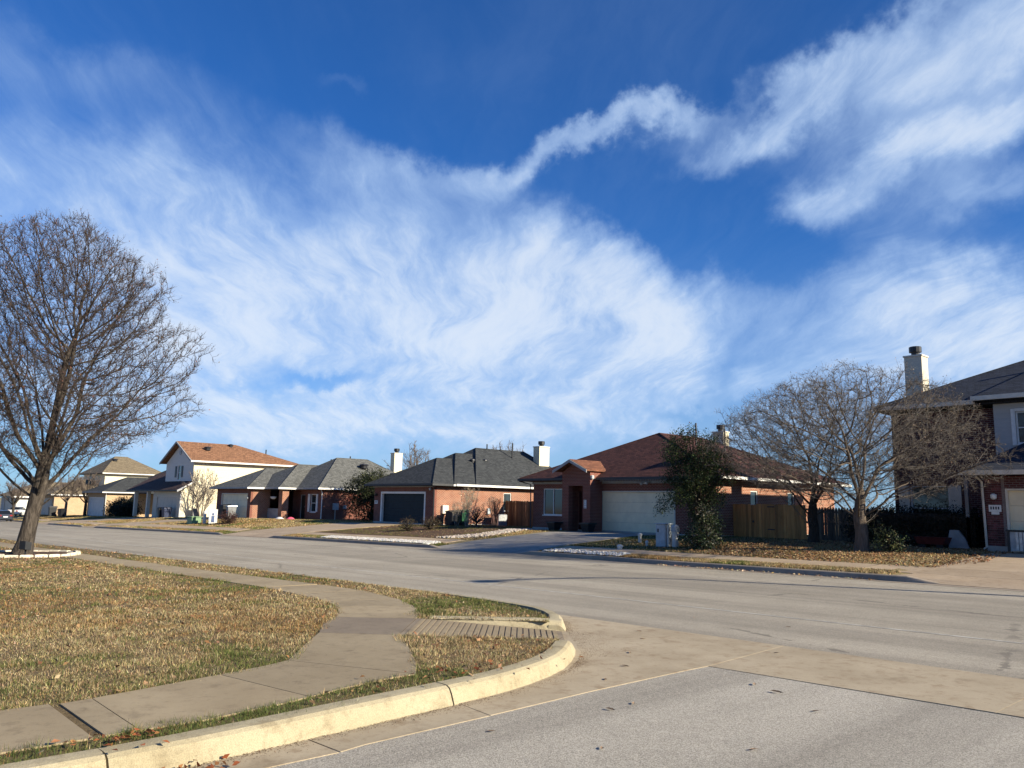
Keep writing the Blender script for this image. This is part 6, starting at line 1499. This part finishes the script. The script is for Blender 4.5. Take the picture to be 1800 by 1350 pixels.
blades('corner_grass', Q, z, hgt, wid, cols, rng, 1.7, kind='stuff', label='dry straw coloured grass with green patches on the corner lawn', category='grass')
# far lawns
def far_pts(n_, xr, s0, s1):
    x = rng.uniform(*xr, n_); y = fkv(x) + rng.uniform(s0, s1, n_); return np.column_stack([x, y])
DRV = [[(k0, fk(k0) - 1), (k1, fk(k1) - 1), (g1 + .1, yg), (g0 - .1, yg)] for k0, k1, g0, g1, yg in ((-9.4, 2.7, -9.3, -2.9, 30.6), (-31.4, -24.2, -30.3, -24.5, 33.6), (-55.9, -47.9, -50.1, -43.8, 32.1), (-86.4, -81, -74.3, -67.5, 30), (-111.6, -100.4, -92.3, -84.4, 30))]
fb = [[(-46.8, 25.2), (-41, 25.2), (-33.2, 25.5), (-31.7, 26.6), (-33., 32.5), (-35.4, 33.3), (-35.4, 38.), (-43.1, 38), (-43.1, 31.9), (-43.8, 29.5)]]
HOUSES = [[(-35.3, 32.3), (-22.3, 32.3), (-22.3, 46), (-35.3, 46)], [(-50.7, 32), (-43.2, 32), (-43.2, 46), (-50.7, 46)], [(-74.8, 30), (-67.2, 30), (-64.8, 31.6), (-60.8, 33.4), (-60.8, 44), (-74.8, 44)], [(-100.2, 30), (-84, 30), (-84, 43), (-100.2, 43)], [(-9.7, 30.5), (0, 30.5), (0, 44), (-14.6, 44), (-14.6, 33.9), (-9.7, 33.9)]]
F = np.concatenate([far_pts(52000, (-30, -9), .25, 1.12), far_pts(120000, (-30, -9), 2.42, 12.), far_pts(40000, (-60, -31), .25, 1.12), far_pts(90000, (-62, -31), 2.42, 14), far_pts(110000, (-140, -60), .25, 10)])
sx = F[:, 1] - fkv(F[:, 0])
F = F[keep_out(F, DRV + HOUSES) & ~((sx > 1.13) & (sx < 2.4))]
z = terrv(F); d = np.hypot(F[:, 0], F[:, 1])
cols = lawn_cols(F, rng, .60, 40); cols = np.clip(cols * np.array([1.05, 1.03, 1.0]), 0, 1)
inb = in_poly(F, np.array(fb[0])); k = inb & (vnoise(F, .9, 8) > .42); drop = inb & ~k & (rng.random(len(F)) < .8)
cols[k] = pal(rng, k.sum(), [(.11, .12, .035), (.16, .15, .05), (.20, .15, .07)], [3, 2, 2])
grn = (F[:, 0] > -24.5) & (F[:, 0] < -18) & (F[:, 1] > 25); gg = grn & (rng.random(len(F)) < .6); cols[gg] = pal(rng, gg.sum(), [(.06, .075, .022), (.09, .10, .03)], [1, 1])
F, z, d, cols = F[~drop], z[~drop], d[~drop], cols[~drop]
blades('verge_grass', F, z, rng.uniform(.03, .08, len(F)), np.maximum(.012, d * .0010) * rng.uniform(.7, 1.3, len(F)), cols, rng, .7, kind='stuff', label='dry and green grass on the far verges and yards', category='grass')
# fallen leaves
BRN = [(.28, .155, .075), (.21, .105, .05), (.34, .22, .12), (.14, .075, .042), (.38, .28, .17)]
def litter(name, q, z, size, label, cols=BRN, ws=(4, 3, 3, 2, 1.5)):
    pos = np.column_stack([q, z]); return leaf_mesh(name, pos, rng.uniform(*size, len(q)), pal(rng, len(q), cols, list(ws), .25), None, 'dry_leaves', rng, .72, .62, kind='stuff', label=label, category='leaves')
q = np.column_stack([rng.normal(-13.8, 3.8, 30000), rng.uniform(23.8, 34, 30000)])
q = q[in_poly(q, np.array([(-23.5, 25.5), (-16, 24.2), (-9.0, 23.9), (-8.3, 26), (-8.8, 30.2), (-11, 33.4), (-14.5, 33.9), (-21.5, 34.6)]))]
q = q[rng.random(len(q)) < np.clip(.35 + vnoise(q, .7, 77), 0, 1)]
litter('leaf_litter', q, terrv(q) + rng.uniform(.02, .06, len(q)), (.05, .11), 'brown fallen leaves covering the lawn under the bare trees')
q = np.column_stack([rng.uniform(-34, -5.6, 13000), rng.uniform(-3, 9, 13000)]); dd = np.hypot(q[:, 0] + 27, q[:, 1] - 4)
q = q[in_poly(q, LOTP) & keep_out(q, WALKS)]; dd = np.hypot(q[:, 0] + 27, q[:, 1] - 4)
q = q[rng.random(len(q)) < np.clip(.22 + .5 * np.exp(-(dd / 7) ** 2) + (vnoise(q, 1.1, 5) > .68) * .35, 0, 1)]
litter('lawn_leaves', q, np.array([nz(a, b_) for a, b_ in q]) + rng.uniform(.02, .05, len(q)), (.03, .075), 'small dry leaves scattered on the corner lawn')
q = np.concatenate([np.column_stack([rng.normal(-5.16, .10, 46), rng.normal(1.98, .16, 46)]), np.column_stack([rng.normal(-5.62, .06, 40), rng.normal(1.75, .2, 40)]), np.column_stack([rng.normal(-6.0, .18, 60), rng.normal(4.9, .6, 60)])])
q = q[(q[:, 0] > -6.4)]
zz2 = np.where(q[:, 0] > -5.32, np.array([rz(a) for a in q[:, 0]]) + .02, np.array([nz(a, b_) for a, b_ in q]) + .04)
litter('gutter_leaves', q, zz2 + rng.uniform(0, .025, len(q)), (.03, .06), 'russet leaves gathered in the near gutter', [(.22, .075, .03), (.30, .13, .05), (.16, .06, .03)], (3, 3, 2))
x_ = np.concatenate([rng.uniform(-17, -9.5, 150), rng.normal(-14.6, .5, 70)]); q = np.column_stack([x_, np.array([fk(a) for a in x_]) - np.abs(rng.normal(0, .12, len(x_))) - .02])
litter('kerb_leaves', q, np.array([rz(a) for a in x_]) + .025, (.05, .1), 'dry leaves caught along the far kerb', [(.5, .4, .28), (.33, .2, .1)], (2, 2))
def grit(name, label, q, z, size, cols):
    n_ = len(q); s_ = rng.uniform(*size, n_); oc = np.array([(1, 0, 0), (-.5, .87, 0), (-.5, -.87, 0), (0, 0, .8)], float)
    V = oc[None] * s_[:, None, None] * rng.uniform(.6, 1.3, (n_, 4, 1)) + np.column_stack([q, z])[:, None, :]
    I = (np.arange(n_)[:, None, None] * 4 + np.array([(0, 1, 3), (1, 2, 3), (2, 0, 3)])[None]).ravel()
    return fast_mesh(name, V.reshape(-1, 3), 3, I, 'rocks', np.repeat(pal(rng, n_, cols, [1] * len(cols), .2), 4, 0), None, kind='stuff', label=label, category='grit')
kf = resample([(-5.33, -1.), (-5.33, 1.9), (-5.36, 2.3), (-5.45, 3.25), (-5.57, 4.41), (-5.66, 5.13), (-5.82, 5.75), (-6.08, 6.32), (-6.38, 6.78), (-6.72, 7.19), (-7.2, 7.6), (-8.05, 8.3), (-8.7, 8.93), (-9.6, 9.25)], .1)
kf = np.array(kf); no_ = np.gradient(kf, axis=0); no_ = np.column_stack([no_[:, 1], -no_[:, 0]]); no_ /= np.linalg.norm(no_, axis=1)[:, None]
ii = rng.integers(0, len(kf), 9000); wgt = .3 + vnoise(kf, 1.2, 17)[ii]; ii = ii[rng.random(9000) < wgt]
off = np.abs(rng.normal(0, .07, len(ii))) * (1 + 2.2 * (np.linalg.norm(kf[ii] - (-7.3, 7.6), axis=1) < 1.0)); tg = np.column_stack([-no_[ii, 1], no_[ii, 0]]); q = kf[ii] + no_[ii] * (off[:, None] + .01) + tg * rng.uniform(-.06, .06, (len(ii), 1))
grit('gutter_silt', 'brown silt and grit lying along the foot of the near kerb', q, G * q[:, 0] + .0062, (.0015, .0055), [(.16, .10, .055), (.22, .14, .08), (.10, .07, .045)])
q = np.column_stack([rng.uniform(-5.1, 1, 5200), rng.uniform(1.5, 7.7, 5200)]); q = q[rng.random(len(q)) < .25 + .9 * np.exp(-((q[:, 0] + 5.0) / .25) ** 2) + .9 * np.exp(-((q[:, 1] - 7.65) / .15) ** 2)]
grit('loose_grit', 'loose stone grit scattered on the side street asphalt', q, G * q[:, 0] + .001, (.002, .006), [(.30, .27, .23), (.16, .14, .12), (.42, .38, .32)])
q = corner_grass(60000, (-13, -5.5), (-1, 9.2), .8, 1)[:0]
tq = np.column_stack([rng.uniform(-16, -5.8, 60000), rng.uniform(-1, 8.6, 60000)]); tq = tq[~keep_out(tq, WALKS)]; tq = tq[rng.random(len(tq)) < .5 * np.exp(-(dist_poly(tq, WALKS[0]) / .07) ** 2) + .004]
blades('stray_straw', tq, nzv(tq) + .014, rng.uniform(.01, .035, len(tq)), np.full(len(tq), .004), pal(rng, len(tq), STRAW, [3, 3, 3, 2, 1]), rng, 6., kind='stuff', label='stray straw blades lying on the edges of the corner sidewalk', category='straw')
# single leaves on the asphalt
mb = MB().add([(-.05, 0, .006), (-.02, .022, .014), (.03, .024, .02), (.06, .003, .012), (.03, -.02, .018), (-.02, -.022, .012), (0, 0, .008), (.085, .006, .022)], [(0, 6, 1), (1, 6, 2), (2, 6, 3), (3, 6, 4), (4, 6, 5), (5, 6, 0), (3, 7, 2)])
simple('road_leaf', (.19, .125, .075), .8, .25, 40., rnd=.5)
me = mesh_of('fallen_leaf', mb, 'road_leaf')
for i, (x, y, s_, zo) in enumerate(((-4.08, 7.0, 1.5, 0), (-4.38, 7.15, 1.1, 0), (-3.47, 6.6, 1., 0), (-4.62, 5.3, 1.2, 0), (-4.62, 5.62, .9, 0), (-4.72, 4.1, 1.0, 0), (-5.8, 6.9, 1.2, 0), (-5.45, 6.2, 1.0, 0), (-6.9, 8.6, 1.1, 0), (-7.4, 9.1, 1.2, 0), (-6.3, 7.6, 1.2, 0), (-5.2, 9.0, 1., 0), (-6.3, 11.2, 1.2, 0), (-7.8, 11.0, 1.1, 0), (-3.2, 5.2, 1.0, 0), (-2.2, 5.0, .9, 0), (-3.9, 4.4, .8, 0))):
    o = bpy.data.objects.new('fallen_leaf', me); COL.objects.link(o); o.location = (x, y, rz(x) + .006); o.rotation_euler = (.05, .1, i * 2.1); o.scale = (s_ * .62,) * 3
    tag(o, *(('single dry brown leaf lying on the wide street beyond the concrete pan', 'leaf', 'leaves on the wide street') if y > 9.6 else ('single dry brown leaf lying on the side street asphalt', 'leaf', 'leaves on the side street asphalt') if y < 7.6 and x > -5.1 else ('single dry brown leaf lying on the tan concrete pan at the corner', 'leaf', 'leaves on the concrete pan')))
# white rock strips and pale stones
def rocks(name, label, poly, n_, size, zf, cols=((.66, .63, .58), (.54, .51, .47), (.40, .37, .33))):
    A = np.array(poly); q = np.column_stack([rng.uniform(A[:, 0].min(), A[:, 0].max(), n_), rng.uniform(A[:, 1].min(), A[:, 1].max(), n_)]); q = q[in_poly(q, A)]
    z = terrv(q) + .015; s_ = rng.uniform(*size, len(q))
    oc = np.array([(1, 0, 0), (-1, 0, 0), (0, 1, 0), (0, -1, 0), (0, 0, .7), (0, 0, -.5)], float)
    V = (oc[None] * (1 + rng.uniform(-.25, .25, (len(q), 6, 1)))); a = rng.uniform(0, 6.3, len(q)); R_ = np.stack([np.stack([np.cos(a), -np.sin(a), 0 * a], -1), np.stack([np.sin(a), np.cos(a), 0 * a], -1), np.stack([0 * a, 0 * a, 0 * a + 1], -1)], 1)
    V = np.einsum('nij,nkj->nki', R_, V) * s_[:, None, None] + np.column_stack([q, z + s_ * .3])[:, None, :]
    F_ = np.array([(0, 2, 4), (2, 1, 4), (1, 3, 4), (3, 0, 4), (2, 0, 5), (1, 2, 5), (3, 1, 5), (0, 3, 5)]); I = (np.arange(len(q))[:, None, None] * 6 + F_[None]).ravel()
    return fast_mesh(name, V.reshape(-1, 3), 3, I, 'rocks', np.repeat(pal(rng, len(q), cols, [3, 3, 1], .1), 6, 0), None, kind='stuff', label=label, category='rocks')
st = lambda x0, x1, s0, s1: [(x, fk(x) + s0) for x in np.linspace(x0, x1, 8)] + [(x, fk(x) + s1) for x in np.linspace(x1, x0, 8)]
rocks('white_gravel', 'bright white gravel strip along the kerb before the navy garage house', st(-42.5, -31.9, .3, 1.1), 4200, (.035, .08), lambda a, b_: terr(a, b_) + .01)
rocks('white_gravel', 'white gravel patch on the verge right of the red house driveway', st(-23.6, -19.2, .28, 1.05), 1500, (.035, .085), lambda a, b_: terr(a, b_) + .01)
rocks('white_gravel', 'pale stone border along the bed beside the red house driveway', [(-34.5, 25.6), (-33.0, 25.6), (-31.75, 26.6), (-33.0, 32.4), (-34.2, 32.2), (-33.4, 27.6)], 2200, (.04, .09), lambda a, b_: terr(a, b_) + .03, ((.50, .44, .38), (.42, .35, .29), (.33, .26, .2)))
